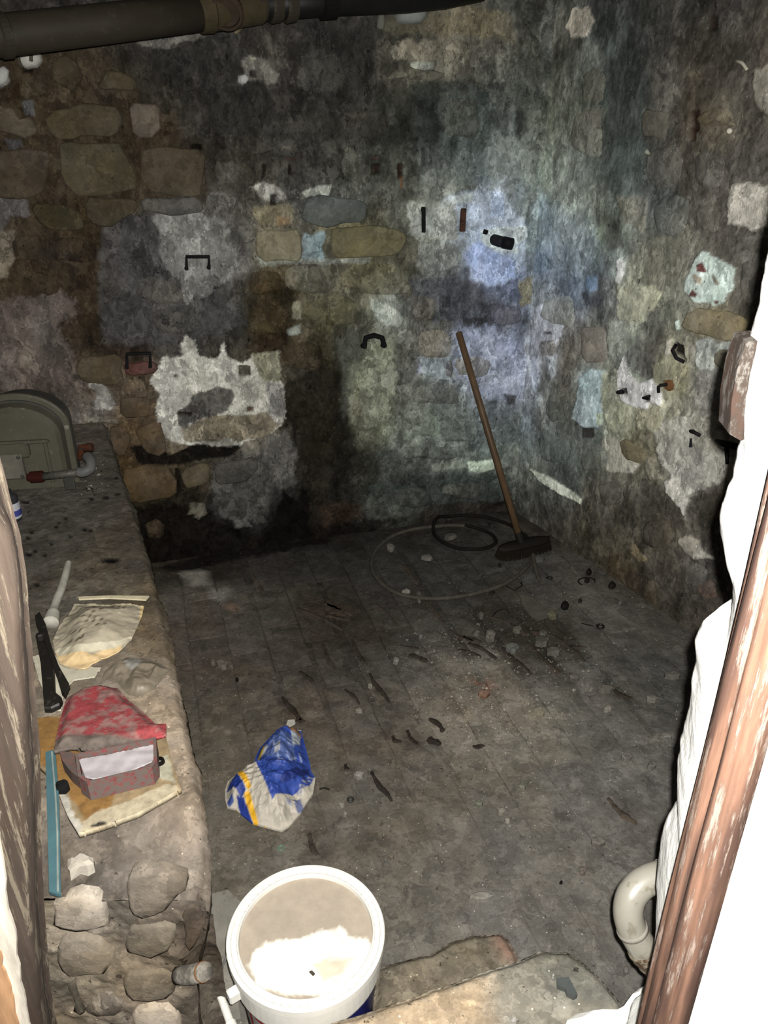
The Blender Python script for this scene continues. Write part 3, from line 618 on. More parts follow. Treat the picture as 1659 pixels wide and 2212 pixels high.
for rgb, pts in [
    ((128, 114, 77), [(1476, 682), (1500, 668), (1560, 672), (1602, 676), (1618, 702), (1608, 730), (1560, 735), (1500, 716), (1474, 708)]), ((116, 107, 84), [(1542, 762), (1560, 750), (1620, 750), (1620, 800), (1570, 806), (1544, 786)]),
    ((94, 85, 62), [(1340, 952), (1360, 950), (1392, 975), (1396, 1000), (1370, 1000), (1346, 985)]), ((112, 104, 94), [(1258, 704), (1308, 706), (1310, 782), (1262, 782), (1254, 750)]),
    ((98, 90, 84), [(1164, 732), (1198, 728), (1198, 765), (1170, 768)]), ((82, 78, 69), [(1386, 236), (1440, 238), (1444, 290), (1420, 300), (1388, 292)]), ((104, 94, 68), [(1512, 240), (1580, 238), (1586, 272), (1520, 290)]),
    ((90, 86, 76), R4(1255, 150, 1300, 225)), ((98, 94, 84), R4(1230, 240, 1300, 330)), ((82, 80, 74), R4(1395, 320, 1470, 400)), ((92, 90, 84), R4(1500, 330, 1560, 400)),
    ((90, 94, 92), R4(1415, 430, 1480, 500)), ((102, 98, 88), R4(1500, 440, 1560, 500)), ((84, 80, 72), R4(1600, 560, 1640, 640)), ((116, 120, 112), R4(1170, 640, 1240, 700)),
    ((72, 74, 68), R4(1180, 850, 1230, 905)), ((78, 84, 80), R4(1160, 945, 1230, 1000)), ((84, 86, 80), R4(1250, 960, 1310, 1020)), ((74, 70, 62), R4(1290, 1040, 1350, 1090)), ((80, 78, 72), R4(1480, 1220, 1530, 1270)), ((66, 60, 52), R4(1390, 1130, 1440, 1180)), ((92, 70, 56), R4(1508, 1255, 1545, 1290))]:
    px_stone(FR, wr, rgb, pts, .008, .7)

# ------------------------------------------------------------------ floor
floor_notes = rows('''
1150:700 26,24,21;900 34,32,29;1050 38,36,32;1180 40,37,32
1220:360 44,38,31;450 34,30,26;560 40,37,34;700 38,36,33;850 40,39,36;1000 42,41,38;1150 46,44,40;1260 60,57,52
1300:400 66,60,52;500 60,55,49;600 54,50,44;700 44,40,34;800 46,43,39;900 46,44,40;1000 46,44,40;1100 48,45,40;1200 62,59,54;1300 70,67,61;1400 66,62,55
1370:400 64,57,49;500 62,56,49;600 58,53,46;700 44,39,32;800 50,46,41;900 60,57,52;1000 60,57,51;1100 50,46,41;1200 56,53,47;1300 68,65,60;1450 66,63,58
1440:430 70,62,54;530 66,60,52;650 62,57,50;760 60,56,50;860 72,68,62;960 84,79,71;1060 88,82,72;1160 76,72,65;1280 76,73,67;1420 64,62,58
1520:450 76,69,59;560 76,69,59;680 76,68,58;800 76,70,61;900 96,89,79;1000 108,98,84;1100 106,97,84;1200 100,96,87;1320 84,80,74;1450 74,72,67
1600:450 86,78,66;560 86,78,67;700 84,76,66;800 84,77,68;900 92,84,74;1000 110,103,92;1100 112,106,95;1200 100,95,86;1320 88,85,78;1450 84,81,76
1680:460 92,84,72;720 92,84,72;850 90,83,73;950 94,87,77;1050 102,95,84;1150 102,96,87;1300 100,96,89;1440 90,87,82
1780:460 98,90,77;560 100,92,80;700 98,90,79;850 98,91,80;1000 102,95,85;1150 104,98,89;1300 104,99,92;1400 96,92,86
1880:470 104,96,83;600 108,100,87;850 106,99,88;1000 110,103,93;1150 110,104,95;1300 110,105,97
1980:470 110,104,92;900 112,106,96;1050 118,111,102;1200 112,106,98;1350 108,103,96
2100:480 118,112,102;1200 118,112,104;1300 114,109,101''')
FF = Field(FLR, floor_notes, .075)
streaks = [((536, 1221), (570, 1284)), ((640, 1310), (740, 1360)), ((691, 1389), (728, 1451)), ((756, 1379), (794, 1440)), ((797, 1451), (838, 1516)), ((746, 1485), (777, 1526)), ((649, 1447), (677, 1478)), ((811, 1303), (859, 1351)), ((612, 1502), (650, 1564)),
           ((968, 1361), (1026, 1388)), ((1085, 1396), (1144, 1455)), ((1132, 1384), (1214, 1455)), ((1187, 1365), (1265, 1427)), ((928, 1549), (960, 1580)), ((1324, 1490), (1367, 1510)), ((801, 1663), (844, 1732)), ((874, 1577), (904, 1610)), ((1310, 1722), (1375, 1783)), ((900, 1280), (960, 1345)), ((870, 1220), (905, 1262)), ((1050, 1330), (1110, 1350)), ((990, 1400), (1040, 1420)), ((700, 1300), (760, 1330)), ((660, 1800), (690, 1850))]
gd = np.array((.294, -.956)); gp = np.array((.956, .294))
def ab(P): return np.array((np.dot(P[:2], gp), np.dot(P[:2], gd)))
SAB = []; DIRT = []
for p, q in streaks:
    P, Q = on_z(*p), on_z(*q); SAB.append((ab(P), ab(Q)))
    d = (Q - P)[:2]; n = np.array((-d[1], d[0])) / np.linalg.norm(d) * .016
    A0, A1 = P[:2], Q[:2]
    c = (A0 + A1) / 2
    FF.patches.append((np.array([A0 - n * 1.6, A1 - n * 1.6, A1 + n * 1.6, A0 + n * 1.6]), A((48, 40, 33), (c[0], c[1], 0), FLR.n, 1.0), .03, .02, 0, .35)); DIRT.append((A0, A1, n))
def fp(rgb, pts, rag=.015, fe=.006, h=0, mx=.8): FF.patch(rgb, pts, rag, fe, h, mx)
fp((46, 38, 30), [(640, 1290), (780, 1310), (860, 1360), (830, 1400), (740, 1370), (660, 1350)], .04, .02, -.002, .5)
fp((40, 36, 30), [(1030, 1300), (1160, 1310), (1240, 1370), (1270, 1440), (1180, 1440), (1080, 1390), (1000, 1350)], .04, .02, -.002, .6)
fp((96, 92, 84), [(380, 1235), (440, 1228), (450, 1265), (420, 1270)], .02, .005, .001)
fp((98, 94, 88), [(462, 1275), (495, 1275), (490, 1295), (465, 1292)], .015, .005, .001)
fp((106, 66, 46), [(1030, 1470), (1072, 1475), (1070, 1490), (1030, 1488)], .01, .005, 0)
fp((90, 70, 56), [(495, 1305), (515, 1303), (515, 1318), (498, 1318)], .008, .005, 0)
fp((110, 104, 94), [(960, 1420), (1040, 1410), (1060, 1450), (980, 1450)], .04, .015, 0, .6)
fp((120, 112, 98), [(900, 1560), (1100, 1500), (1240, 1560), (1200, 1640), (960, 1640)], .06, .03, 0, .45)
fp((112, 108, 100), [(1330, 1640), (1380, 1630), (1390, 1670), (1345, 1680)], .02, .008, .001, .6)
fp((66, 50, 38), [(960, 1500), (1000, 1520), (990, 1540), (950, 1520)], .02, .008, 0, .5)
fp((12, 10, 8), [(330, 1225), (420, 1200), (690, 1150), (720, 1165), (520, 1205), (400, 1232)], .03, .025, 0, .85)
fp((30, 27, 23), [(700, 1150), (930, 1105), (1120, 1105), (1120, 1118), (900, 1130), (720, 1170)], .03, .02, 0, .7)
fp((120, 113, 98), [(1430, 1590), (1460, 1585), (1455, 1600), (1400, 1602)], .006, .005, 0, .6)
# bed between the bricks
xa = np.concatenate([np.arange(-1.95, -1.2, .03), np.arange(-1.2, 2.3, .009)]); ya = np.arange(.3, 3.95, .009)
X, Y = np.meshgrid(xa, ya, indexing='ij'); a = X.ravel(); bb = Y.ravel()
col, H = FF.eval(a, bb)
P = np.stack([a, bb, fbm(np.stack([a, bb, a * 0], 1), 8, 4) * .006 - .0075 + H * .3], 1)
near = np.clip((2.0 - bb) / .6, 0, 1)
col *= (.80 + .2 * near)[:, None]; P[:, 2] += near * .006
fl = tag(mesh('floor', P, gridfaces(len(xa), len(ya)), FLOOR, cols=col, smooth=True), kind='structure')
# paving bricks
BW, BL = .142, .285
cnt = 0; cand = []
for i in range(-14, 24):
    for j in range(-16, 4):
        a0 = i * BW; b0 = j * BL + (BL / 2 if i % 2 else 0) + .02 * math.sin(i * 3.1)
        c = gp * (a0 + BW / 2) + gd * (b0 + BL / 2)
        rel = np.array((c[0], c[1], 0)) - CORNER
        if np.dot(rel, NB) < .13 or np.dot(rel, NR) < .10 or c[1] < .92: continue
        d = np.array((c[0], c[1], -CAMZ)); zc = d[1] * CP + CAMZ * SP
        px = 829.5 + FPX * c[0] / zc
        py = 1106 + FPX * (CAMZ * CP - c[1] * SP) / zc
        if px < 250 or px > 1640 or py < 1060 or py > 2330: continue
        lx = -.328 - (c[1] - 1.036) * .4155       # right foot of the ledge
        if c[0] < lx - .02: continue
        cand.append((c[1], a0, b0))
cand.sort()
for _, a0, b0 in cand[:300]:
    pc = gp * (a0 + BW / 2) + gd * (b0 + BL / 2); nr = float(np.clip((2.0 - pc[1]) / .6, 0, 1)) if random.random() > .12 else .4
    g = [.004 - .0035 * nr] * 4
    for (P_, Q_) in SAB:
        lo, hi = sorted((P_[1], Q_[1])); am = (P_[0] + Q_[0]) / 2
        if hi > b0 + .04 and lo < b0 + BL - .04:
            if abs(am - a0) < .045: g[0] = .020
            if abs(am - a0 - BW) < .045: g[1] = .020
    A0, A1, B0, B1 = a0 + g[0], a0 + BW - g[1], b0 + g[2], b0 + BL - g[3]
    na, nb = 4, 7; V = []; hz = random.uniform(-.0015, .0015); tx, ty = random.uniform(-.0012, .0012), random.uniform(-.0012, .0012)
    qa = []
    for ia in range(na):
        for ib in range(nb):
            u, v = ia / (na - 1), ib / (nb - 1)
            e = (ia in (0, na - 1)) or (ib in (0, nb - 1))
            aa = A0 + (A1 - A0) * u + (random.uniform(-.003, .003)) * (1 - nr); bb_ = B0 + (B1 - B0) * v + random.uniform(-.003, .003) * (1 - nr)
            p = gp * aa + gd * bb_; qa.append(p)
            V.append((p[0], p[1], (hz + tx * (u - .5) * 2 + ty * (v - .5) * 2) * (1 - .8 * nr) - (.0035 * (1 - nr) if e else 0)))
    F = [f for f in gridfaces(na, nb)]
    bd = [ib for ib in range(nb)] + [ia * nb + nb - 1 for ia in range(1, na)] + [(na - 1) * nb + ib for ib in range(nb - 2, -1, -1)] + [ia * nb for ia in range(na - 2, 0, -1)]
    m0 = len(V)
    for k in bd: V.append((V[k][0], V[k][1], -.03)); qa.append(qa[k])
    nbd = len(bd)
    F += [[bd[k], m0 + k, m0 + (k + 1) % nbd, bd[(k + 1) % nbd]] for k in range(nbd)]
    V = np.array(V)
    nrm = np.cross(V[nb] - V[0], V[1] - V[0])
    if True:
        fa = F[0]; nn = np.cross(V[fa[1]] - V[fa[0]], V[fa[2]] - V[fa[0]])
        if nn[2] < 0: F = [list(f)[::-1] for f in F]
        else: F = [list(f) for f in F]
    qa = np.array(qa); cc, _h = FF.eval(qa[:, 0], qa[:, 1])
    cc = cc * (1 + random.uniform(-.10, .10) * (1 - .8 * nr))
    mesh('brick', V, F, FLOOR, fl, cols=cc, smooth=False); cnt += 1

# packed black dirt in the worn joints
def dirt_strip(A0, A1, wd, rgbk=(40, 32, 26)):
    d = A1 - A0; l = np.linalg.norm(d); d = d / l; nn = np.array((-d[1], d[0])); k_ = 12; L_ = []; R_ = []
    ph = random.uniform(0, 6)
    for k in range(k_ + 1):
        t = k / k_; e = math.sin(math.pi * min(1, max(0, t * .96 + .02))) ** .28; ww = wd * e * random.uniform(.75, 1.15) * (.9 + .2 * math.sin(ph + t * 9)); p = A0 + d * l * t + nn * wd * .4 * math.sin(ph + t * 5)
        L_.append(p + nn * ww); R_.append(p - nn * ww * random.uniform(.7, 1.1))
    V = []; 
    for a_, b_ in zip(L_, R_): V += [(a_[0], a_[1], -.004), ((a_[0] * .8 + b_[0] * .2), (a_[1] * .8 + b_[1] * .2), .0022), ((a_[0] * .2 + b_[0] * .8), (a_[1] * .2 + b_[1] * .8), .0022), (b_[0], b_[1], -.004)]
    V[0:4] = [(v[0], v[1], -.004) for v in V[0:4]]; V[-4:] = [(v[0], v[1], -.004) for v in V[-4:]]
    c = (A0 + A1) / 2; V = np.array(V); cc = A((46, 39, 33) if c[1] > 1.7 else (68, 59, 49), (c[0], c[1], 0), FLR.n, 1.0)
    return mesh('packed_dirt', V, gridfaces(k_ + 1, 4), FLOOR, fl, cols=np.tile(cc, (len(V), 1)))
for A0, A1, n in DIRT: dirt_strip(A0, A1, .013)
for p, q_, wd in [((705, 1295), (742, 1330), .03), ((775, 1385), (800, 1388), .012), ((880, 1418), (925, 1424), .022), ((1010, 1385), (1075, 1425), .016), ((1100, 1345), (1135, 1372), .02), ((1150, 1360), (1190, 1375), .02), ((1225, 1395), (1270, 1400), .01), ((650, 1550), (655, 1560), .01), ((930, 1590), (945, 1610), .02), ((1000, 1372), (1040, 1390), .018), ((860, 1395), (905, 1400), .010), ((845, 1590), (868, 1606), .014), ((745, 1650), (752, 1662), .01), ((1020, 1610), (1048, 1614), .012), ((700, 1330), (760, 1338), .012), ((660, 1360), (690, 1372), .012)]:
    dirt_strip(on_z(*p)[:2], on_z(*q_)[:2], wd)

# ------------------------------------------------------------------ rest of the shell
def plain_wall(name, quad, mat, c, thick=None):
    V = quad; o = mesh(name, V, [list(range(len(V)))], mat, cols=np.tile(c, (len(V), 1)))
    return tag(o, kind='structure')
EL = np.array((-.383, .924, 0)); NLw = np.array((.924, .383, 0))
L0 = CORNER + EB * -2.6
L1 = L0 - EL * ((L0[1] - .80) / .924)
grey = np.array((.10, .095, .085))
lw = np.linspace(0, 1, 60); lz = np.linspace(-.03, 2.56, 60)
PW = np.array([L0 + (L1 - L0) * u + np.array((0, 0, z)) for u in lw for z in lz]); PW += np.outer(fbm(PW, 6, 4) * .02, NLw)
tag(mesh('wall_left', PW, gridfaces(60, 60, flip=False), WALL, cols=np.tile(grey, (3600, 1)) * (1 + fbm(PW, 4, 3))[:, None], smooth=True), kind='structure')
m = MB(); m.box((.1, 2.3, 2.60), (5.0, 4.6, .10)); o = mesh('ceiling', m.V, m.F, WALL, cols=np.tile(grey * .8, (len(m.V), 1))); tag(o, kind='structure')

# doorway wall: right-hand reveal with its broken plaster edge
edge_px = [(1668, 480), (1659, 540), (1648, 600), (1640, 640), (1628, 690), (1618, 730), (1606, 800), (1596, 870), (1598, 950), (1586, 1010), (1572, 1050), (1560, 1085), (1553, 1120), (1555, 1155), (1570, 1185), (1595, 1205), (1606, 1240), (1600, 1283), (1560, 1308), (1522, 1338), (1504, 1380), (1499, 1430), (1494, 1480), (1482, 1550), (1468, 1595), (1470, 1618), (1463, 1645), (1467, 1672), (1480, 1694), (1488, 1700), (1462, 1728), (1440, 1765), (1427, 1810), (1424, 1855), (1432, 1890), (1448, 1915), (1452, 1960), (1440, 2050), (1425, 2110), (1400, 2140), (1365, 2165), (1352, 2212)]
EP = np.array([at_y(x, y, .80) for x, y in edge_px]); EP = EP[np.argsort(EP[:, 2])]
zz = np.concatenate([np.arange(0, .30, .02), np.arange(.30, 2.3, .0045), np.arange(2.3, 2.56, .02)])
xe = np.interp(zz, EP[:, 2], EP[:, 0], left=EP[0, 0], right=EP[-1, 0] + .0)
xe = xe + fbm(np.stack([zz * 0, zz * 0, zz], 1), 45, 4) * .006
prof = np.linspace(0, 1, 16)
V = []
for z, x1 in zip(zz, xe):
    for t in prof:
        y = .662 + (.80 - .662) * t; x = .372 + (x1 - .372) * (t ** 1.6)
        V.append((x, y, z))
    for dx, dy in ((.006, .006), (.02, .010), (.05, .012), (1.75, .012)): V.append((x1 + dx, .80 + dy, z))
V = np.array(V); V[:, 0] += fbm(V, 30, 4) * .006; nj = len(prof) + 4
wf = tag(mesh('wall_front', V, gridfaces(len(zz), nj), PLASTER, cols=np.tile((.80, .79, .75), (len(V), 1)), smooth=True), kind='structure')
def slab(name, c, size, colr=(.8, .79, .74), mat=PLASTER):
    m = MB(); m.box(c, size); return mesh(name, m.V, m.F, mat, wf, cols=np.tile(colr, (len(m.V), 1)))
slab('outer_face', (1.366, .63, 1.2), (1.99, .065, 2.8))
slab('left_pier', (-1.45, .737, 1.2), (1.60, .125, 2.8), (.35, .32, .28))
slab('lintel', (-.14, .70, 2.38), (1.02, .20, .36), (.5, .48, .44))
# outside landing where one stands
m = MB(); m.box((0, -.55, .15), (5, 2.3, .30)); o = mesh('floor_landing', m.V, m.F, FLOOR, cols=np.tile((.12, .11, .10), (len(m.V), 1))); tag(o, kind='structure')


# ------------------------------------------------------------------ masonry ledge on the left
LT = .69
led_notes = rows('''
930:200 58,52,46;280 50,46,40
1000:120 56,52,47;190 62,58,52;250 52,48,42
1080:60 58,54,49;140 60,56,50;240 60,54,47
1150:60 58,55,50;150 64,60,53;270 62,55,46
1210:60 60,56,50;150 74,68,58;230 72,64,52;300 66,58,46
1280:60 66,60,52;130 84,77,66;220 86,77,63;320 84,74,58
1350:60 80,72,60;320 100,86,66;350 90,78,62
1420:60 110,98,80;300 118,104,84;365 126,110,88
1480:100 120,106,86;330 140,124,104;385 150,132,110
1550:60 140,118,86;110 128,112,92;360 168,148,124;400 160,140,118
1620:60 146,122,88;360 172,150,126;415 168,146,122
1700:100 140,122,100;400 168,148,124;435 160,140,118
1780:100 120,106,90;220 134,120,102;320 130,116,104;400 150,134,116;440 158,142,124
1850:120 122,108,92;220 126,112,96;320 144,128,110;400 152,136,118;440 140,122,104
1910:120 116,102,86;220 120,106,90;320 140,124,106;420 130,116,100''')
front_notes = rows('''
1940:110 120,106,84;180 150,134,112;250 116,103,88;330 148,132,112;400 120,104,86;440 84,74,62
2000:110 150,132,104;200 168,152,132;260 112,100,84;330 120,106,88;400 104,92,78;440 70,60,50
2060:110 128,112,88;200 142,126,106;270 124,110,92;340 134,120,102;410 92,82,70;445 66,56,46
2120:120 110,98,80;190 120,108,88;270 130,114,92;340 118,106,92;410 100,84,66;445 70,60,50
2190:120 120,104,82;200 116,104,86;270 120,106,90;340 150,132,110;400 96,86,72;445 76,68,58
2260:120 110,98,80;270 120,106,90;400 90,80,68''')
LTP = Plane((0, 0, LT), (1, 0, 0), (0, 1, 0), (0, 0, 1))
LFP = Plane((0, .838, 0), (1, 0, 0), (0, 0, 1), (0, -1, 0))
FT = Field(LTP, led_notes, .05); FN = Field(LFP, front_notes, .035)
t_ = FT.patch
t_((30, 26, 22), R4(215, 1205, 255, 1215), .008, .004, -.002, .8)
for (x, y, wd) in [(197, 1077, 8), (229, 1073, 14), (255, 1066, 9), (54, 1084, 16), (142, 1120, 6), (121, 1138, 9), (195, 1144, 8), (68, 1149, 7), (152, 1158, 6), (240, 1210, 16), (75, 1190, 8), (95, 1198, 7), (62, 1197, 8), (194, 1054, 10), (250, 1031, 6), (80, 1262, 8), (240, 1208, 30), (110, 1175, 6), (127, 1129, 6), (183, 1142, 5), (60, 1162, 12)]:
    t_((10, 9, 8), R4(x - wd / 2, y - 3, x + wd / 2, y + 3), .006, .004, -.004, .9)
t_((118, 96, 62), [(280, 1360), (330, 1340), (345, 1400), (290, 1410)], .03, .015, 0, .5)
t_((180, 158, 132), [(300, 1480), (380, 1460), (425, 1640), (400, 1700), (350, 1640), (330, 1560)], .03, .015, .002, .6)
t_((96, 84, 68), [(330, 1250), (348, 1300), (350, 1330), (325, 1300)], .02, .01, 0, .5)
t_((188, 172, 148), [(285, 1850), (320, 1838), (385, 1835), (395, 1850), (330, 1860)], .014, .005, .004, .7)
t_((172, 150, 126), [(385, 1690), (440, 1700), (442, 1880), (400, 1890), (380, 1800)], .03, .015, .003, .5)
edge = [(222, 895), (232, 925), (258, 1005), (285, 1080), (308, 1150), (328, 1220), (346, 1290), (360, 1350), (374, 1425), (380, 1450), (388, 1490), (402, 1550), (418, 1605), (430, 1650), (438, 1700), (441, 1760), (440, 1830), (434, 1880), (428, 1908)]
EE = np.array([on_z(x, y, LT) for x, y in edge])
EE[0] = EE[0] + EL * .06
ns = 260; tt = np.linspace(0, 1, ns)
ypos = np.interp(tt, np.linspace(0, 1, len(EE)), EE[:, 1]); 
ys = np.linspace(EE[0, 1], .842, ns); xs = np.interp(-ys, -EE[:, 1], EE[:, 0])
def wall_left_x(y): return L0[0] + (L1[0] - L0[0]) * (L0[1] - y) / (L0[1] - L1[1])
ntop = 130; V = []; 
for y, x in zip(ys, xs):
    x0 = wall_left_x(y) - .03; fall = .05 * sstep((1.02 - y) / .16)
    for u in np.linspace(0, 1, ntop):
        X_ = x0 + (x - x0) * (u ** .75); d = x - X_
        V.append((X_, y + (x - X_) * -.25 * 0, LT - fall * (1 if d < .5 else 1) - .022 * max(0, 1 - d / .022) ** 2))
    for k in range(1, 44):
        s_ = k / 43; V.append((x - .012 * (s_ < .02) - .03 * sstep(s_ * 2.2) + .008 * math.sin(y * 9 + s_ * 5), y, LT - fall - .022 - (LT - fall) * s_ ** 1.3))
V = np.array(V); njj = ntop + 43
cT, hT = FT.eval(V[:, 0], V[:, 1])
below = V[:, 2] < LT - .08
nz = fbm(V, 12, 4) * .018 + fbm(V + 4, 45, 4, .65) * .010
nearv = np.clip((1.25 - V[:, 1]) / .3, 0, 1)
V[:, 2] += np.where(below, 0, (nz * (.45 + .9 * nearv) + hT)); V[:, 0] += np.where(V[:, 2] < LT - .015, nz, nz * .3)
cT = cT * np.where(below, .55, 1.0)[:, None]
Fc = gridfaces(ns, njj)
# front face
zf = np.linspace(LT - .05, -.03, 130); xf = np.linspace(-1.05, xs[-1] + .004, 130)
G = np.array([(x, .842, z) for z in zf for x in xf]); cF, hF = FN.eval(G[:, 0], G[:, 2])
nzf = fbm(G, 11, 4) * .03 + fbm(G + 4, 40, 4, .65) * .014
G[:, 1] -= nzf + .0; G[:, 1] += .035 * sstep((G[:, 0] + .345) / .03) * sstep((LT - .09 - G[:, 2]) / .04)
G[:130, 1] = .842; 
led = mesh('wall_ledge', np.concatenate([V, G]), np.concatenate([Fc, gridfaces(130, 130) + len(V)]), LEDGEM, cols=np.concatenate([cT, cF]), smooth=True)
tag(led, kind='structure')
LTP2 = Plane((0, 0, LT - .02), (1, 0, 0), (0, 1, 0), (0, 0, 1)); LFP.P0 = LFP.P0 + np.array((0, .0, 0))
for rgb, pts, h in [((192, 174, 150), [(112, 1952), (150, 1938), (205, 1932), (236, 1968), (228, 2004), (170, 2008), (118, 2010)], .022),
                    ((152, 134, 110), [(272, 1888), (330, 1880), (392, 1892), (396, 1925), (365, 1955), (320, 1985), (272, 1975)], .035),
                    ((182, 162, 136), [(282, 2192), (310, 2176), (378, 2166), (392, 2240), (290, 2250)], .03), ((138, 122, 98), [(122, 2035), (190, 2022), (240, 2040), (242, 2096), (160, 2112), (124, 2095)], .016),
                    ((132, 120, 101), [(276, 2000), (340, 1992), (384, 1998), (374, 2056), (300, 2068), (274, 2045)], .016), ((46, 43, 36), [(146, 2124), (170, 2118), (180, 2160), (176, 2196), (160, 2180)], .010),
                    ((124, 112, 94), [(268, 2104), (340, 2094), (376, 2110), (370, 2150), (300, 2162), (266, 2140)], .018), ((96, 78, 60), [(398, 1960), (430, 1950), (440, 2010), (420, 2060), (402, 2030)], .0), ((116, 100, 80), [(188, 2150), (250, 2140), (262, 2190), (205, 2205)], .014)]:
    px_stone(FN, led, rgb, pts, h * .1 + .003, .62)

def blob_poly(name, pts3, h, mat, parent=None, dome=.5, jit=.002, cols=None, base=.004):
    """a small lump / chip standing on its outline: pts3 world outline"""
    P = np.array(pts3); c = P.mean(0); n = len(P); V = []
    for ins, z in ((0, -base), (.04, h * dome), (.35, h)):
        for p in P: V.append(p * (1 - ins) + c * ins + np.array((random.uniform(-jit, jit), random.uniform(-jit, jit), z + random.uniform(-jit, jit) * .5)))
    V.append(c + np.array((0, 0, h)))
    F = [[k * n + j, k * n + (j + 1) % n, (k + 1) * n + (j + 1) % n, (k + 1) * n + j] for k in range(2) for j in range(n)] + [[2 * n + j, 2 * n + (j + 1) % n, 3 * n] for j in range(n)] + [list(range(n - 1, -1, -1))]
    ar = sum(P[k][0] * P[(k + 1) % n][1] - P[(k + 1) % n][0] * P[k][1] for k in range(n))
    if ar < 0: F = [f[::-1] for f in F]
    return mesh(name, V, F, mat, parent, cols=cols)
def flat_mat(name, rgb, P, n=None, g=1.0, **k): return flat(name, A(rgb, P, None if n is None else np.asarray(n, float), g), **{**dict(spec=.12), **k})
def sheet(name, poly_px, zf, colfun, mat, parent=None, step=.003, thick=.002, plane_z=None):
    """a thin crumpled sheet over a px outline lying around z0; zf(x,y,sd)->z"""
    z0 = plane_z; P = np.array([on_z(x, y, z0)[:2] for x, y in poly_px])
    xa = np.arange(P[:, 0].min(), P[:, 0].max() + step, step); ya = np.arange(P[:, 1].min(), P[:, 1].max() + step, step)
    X, Y = np.meshgrid(xa, ya, indexing='ij'); sd = sdpoly(X.ravel(), Y.ravel(), P).reshape(X.shape)
    # pull near-outside points onto the outline so that the edge is clean
    gx, gy = np.gradient(sd, step); m = (sd < 0) & (sd > -step * 1.5)
    X2 = np.where(m, X - sd * gx / np.maximum(.3, np.hypot(gx, gy)), X); Y2 = np.where(m, Y - sd * gy / np.maximum(.3, np.hypot(gx, gy)), Y)
    ok = sd > -step * 1.5
    idx = -np.ones(X.shape, int); idx[ok] = np.arange(ok.sum())
    f = np.stack([idx[:-1, :-1], idx[1:, :-1], idx[1:, 1:], idx[:-1, 1:]], -1).reshape(-1, 4); f = f[(f >= 0).all(1)]
    x, y, s_ = X2[ok], Y2[ok], np.maximum(sd[ok], 0)
    Z = zf(x, y, s_); V = np.stack([x, y, Z], 1); col = colfun(x, y, s_)
    nV = len(V); Vb = V.copy(); Vb[:, 2] -= thick
    # border walls
    ed = {}
    for q in f.tolist():
        for k in range(4):
            e = (q[k], q[(k + 1) % 4])
            if (e[1], e[0]) in ed: del ed[(e[1], e[0])]
            else: ed[e] = 1
    side = np.array([[a, a + nV, b_ + nV, b_] for a, b_ in ed]); side = side.reshape(-1, 4)
    F = np.concatenate([f, f[:, ::-1] + nV, side])
    return mesh(name, np.concatenate([V, Vb]), F, mat, parent, cols=np.concatenate([col, col]), smooth=True)
def pcol(base, regs, plane_z, rag=.002, fe=.0015, var=.2):
    """colour function: base + outlined regions given in px on plane z; each (albedo, pts)"""
    R_ = [(np.asarray(c), np.array([on_z(x, y, plane_z)[:2] for x, y in p])) for c, p in regs]
    def f(x, y, s_):
        P3 = np.stack([x, y, x * 0], 1); rg = fbm(P3, 60, 4, .7); n = fbm(P3 + 5, 30, 4, .6)
        col = np.tile(np.asarray(base), (len(x), 1)).astype(float)
        for c, P in R_:
            w_ = sstep(.5 + (sdpoly(x, y, P) + rg * rag * 2) / (2 * fe))[:, None]; col = col * (1 - w_) + c * w_
        return np.clip(col * (1 + var * n[:, None] * 2), .004, .88)
    return f
VC = vcol_mat('printed_paper', rough=.75); VCM = vcol_mat('dusty_paint', rough=.8, var=.35, scale=60)

# ---- ochre board under the red case
PZ = LT + .004
oP = on_z(220, 1720, PZ); ocA = lambda c, q=oP: A(c, q, (0, 0, 1))
o = sheet('board', [(82, 1560), (250, 1535), (360, 1600), (372, 1650), (393, 1712), (300, 1765), (225, 1793), (172, 1809), (148, 1770), (128, 1722), (118, 1690), (84, 1660)],
          lambda x, y, s_: LT + .014 + 0 * x + fbm(np.stack([x, y, x * 0], 1), 20, 3) * .002,
          pcol(ocA((164, 142, 108)), [(ocA((158, 118, 66)), [(80, 1555), (170, 1560), (260, 1690), (240, 1760), (190, 1790), (165, 1745), (130, 1700), (85, 1650)]), (ocA((206, 192, 162)), [(180, 1785), (215, 1760), (290, 1735), (360, 1700), (395, 1712), (300, 1768), (172, 1812)]),
                                      (ocA((206, 200, 186)), [(126, 1716), (140, 1714), (152, 1740), (165, 1775), (182, 1792), (172, 1812), (150, 1780)]), (ocA((66, 60, 52)), [(196, 1792), (230, 1782), (232, 1790), (200, 1798)]), (ocA((190, 184, 160)), [(330, 1650), (365, 1640), (380, 1700), (345, 1690)])], PZ, .006, .002, .25), VCM, thick=.012, plane_z=PZ)
tag(o, 'flat ochre board with chipped white edges under the red case', 'board')

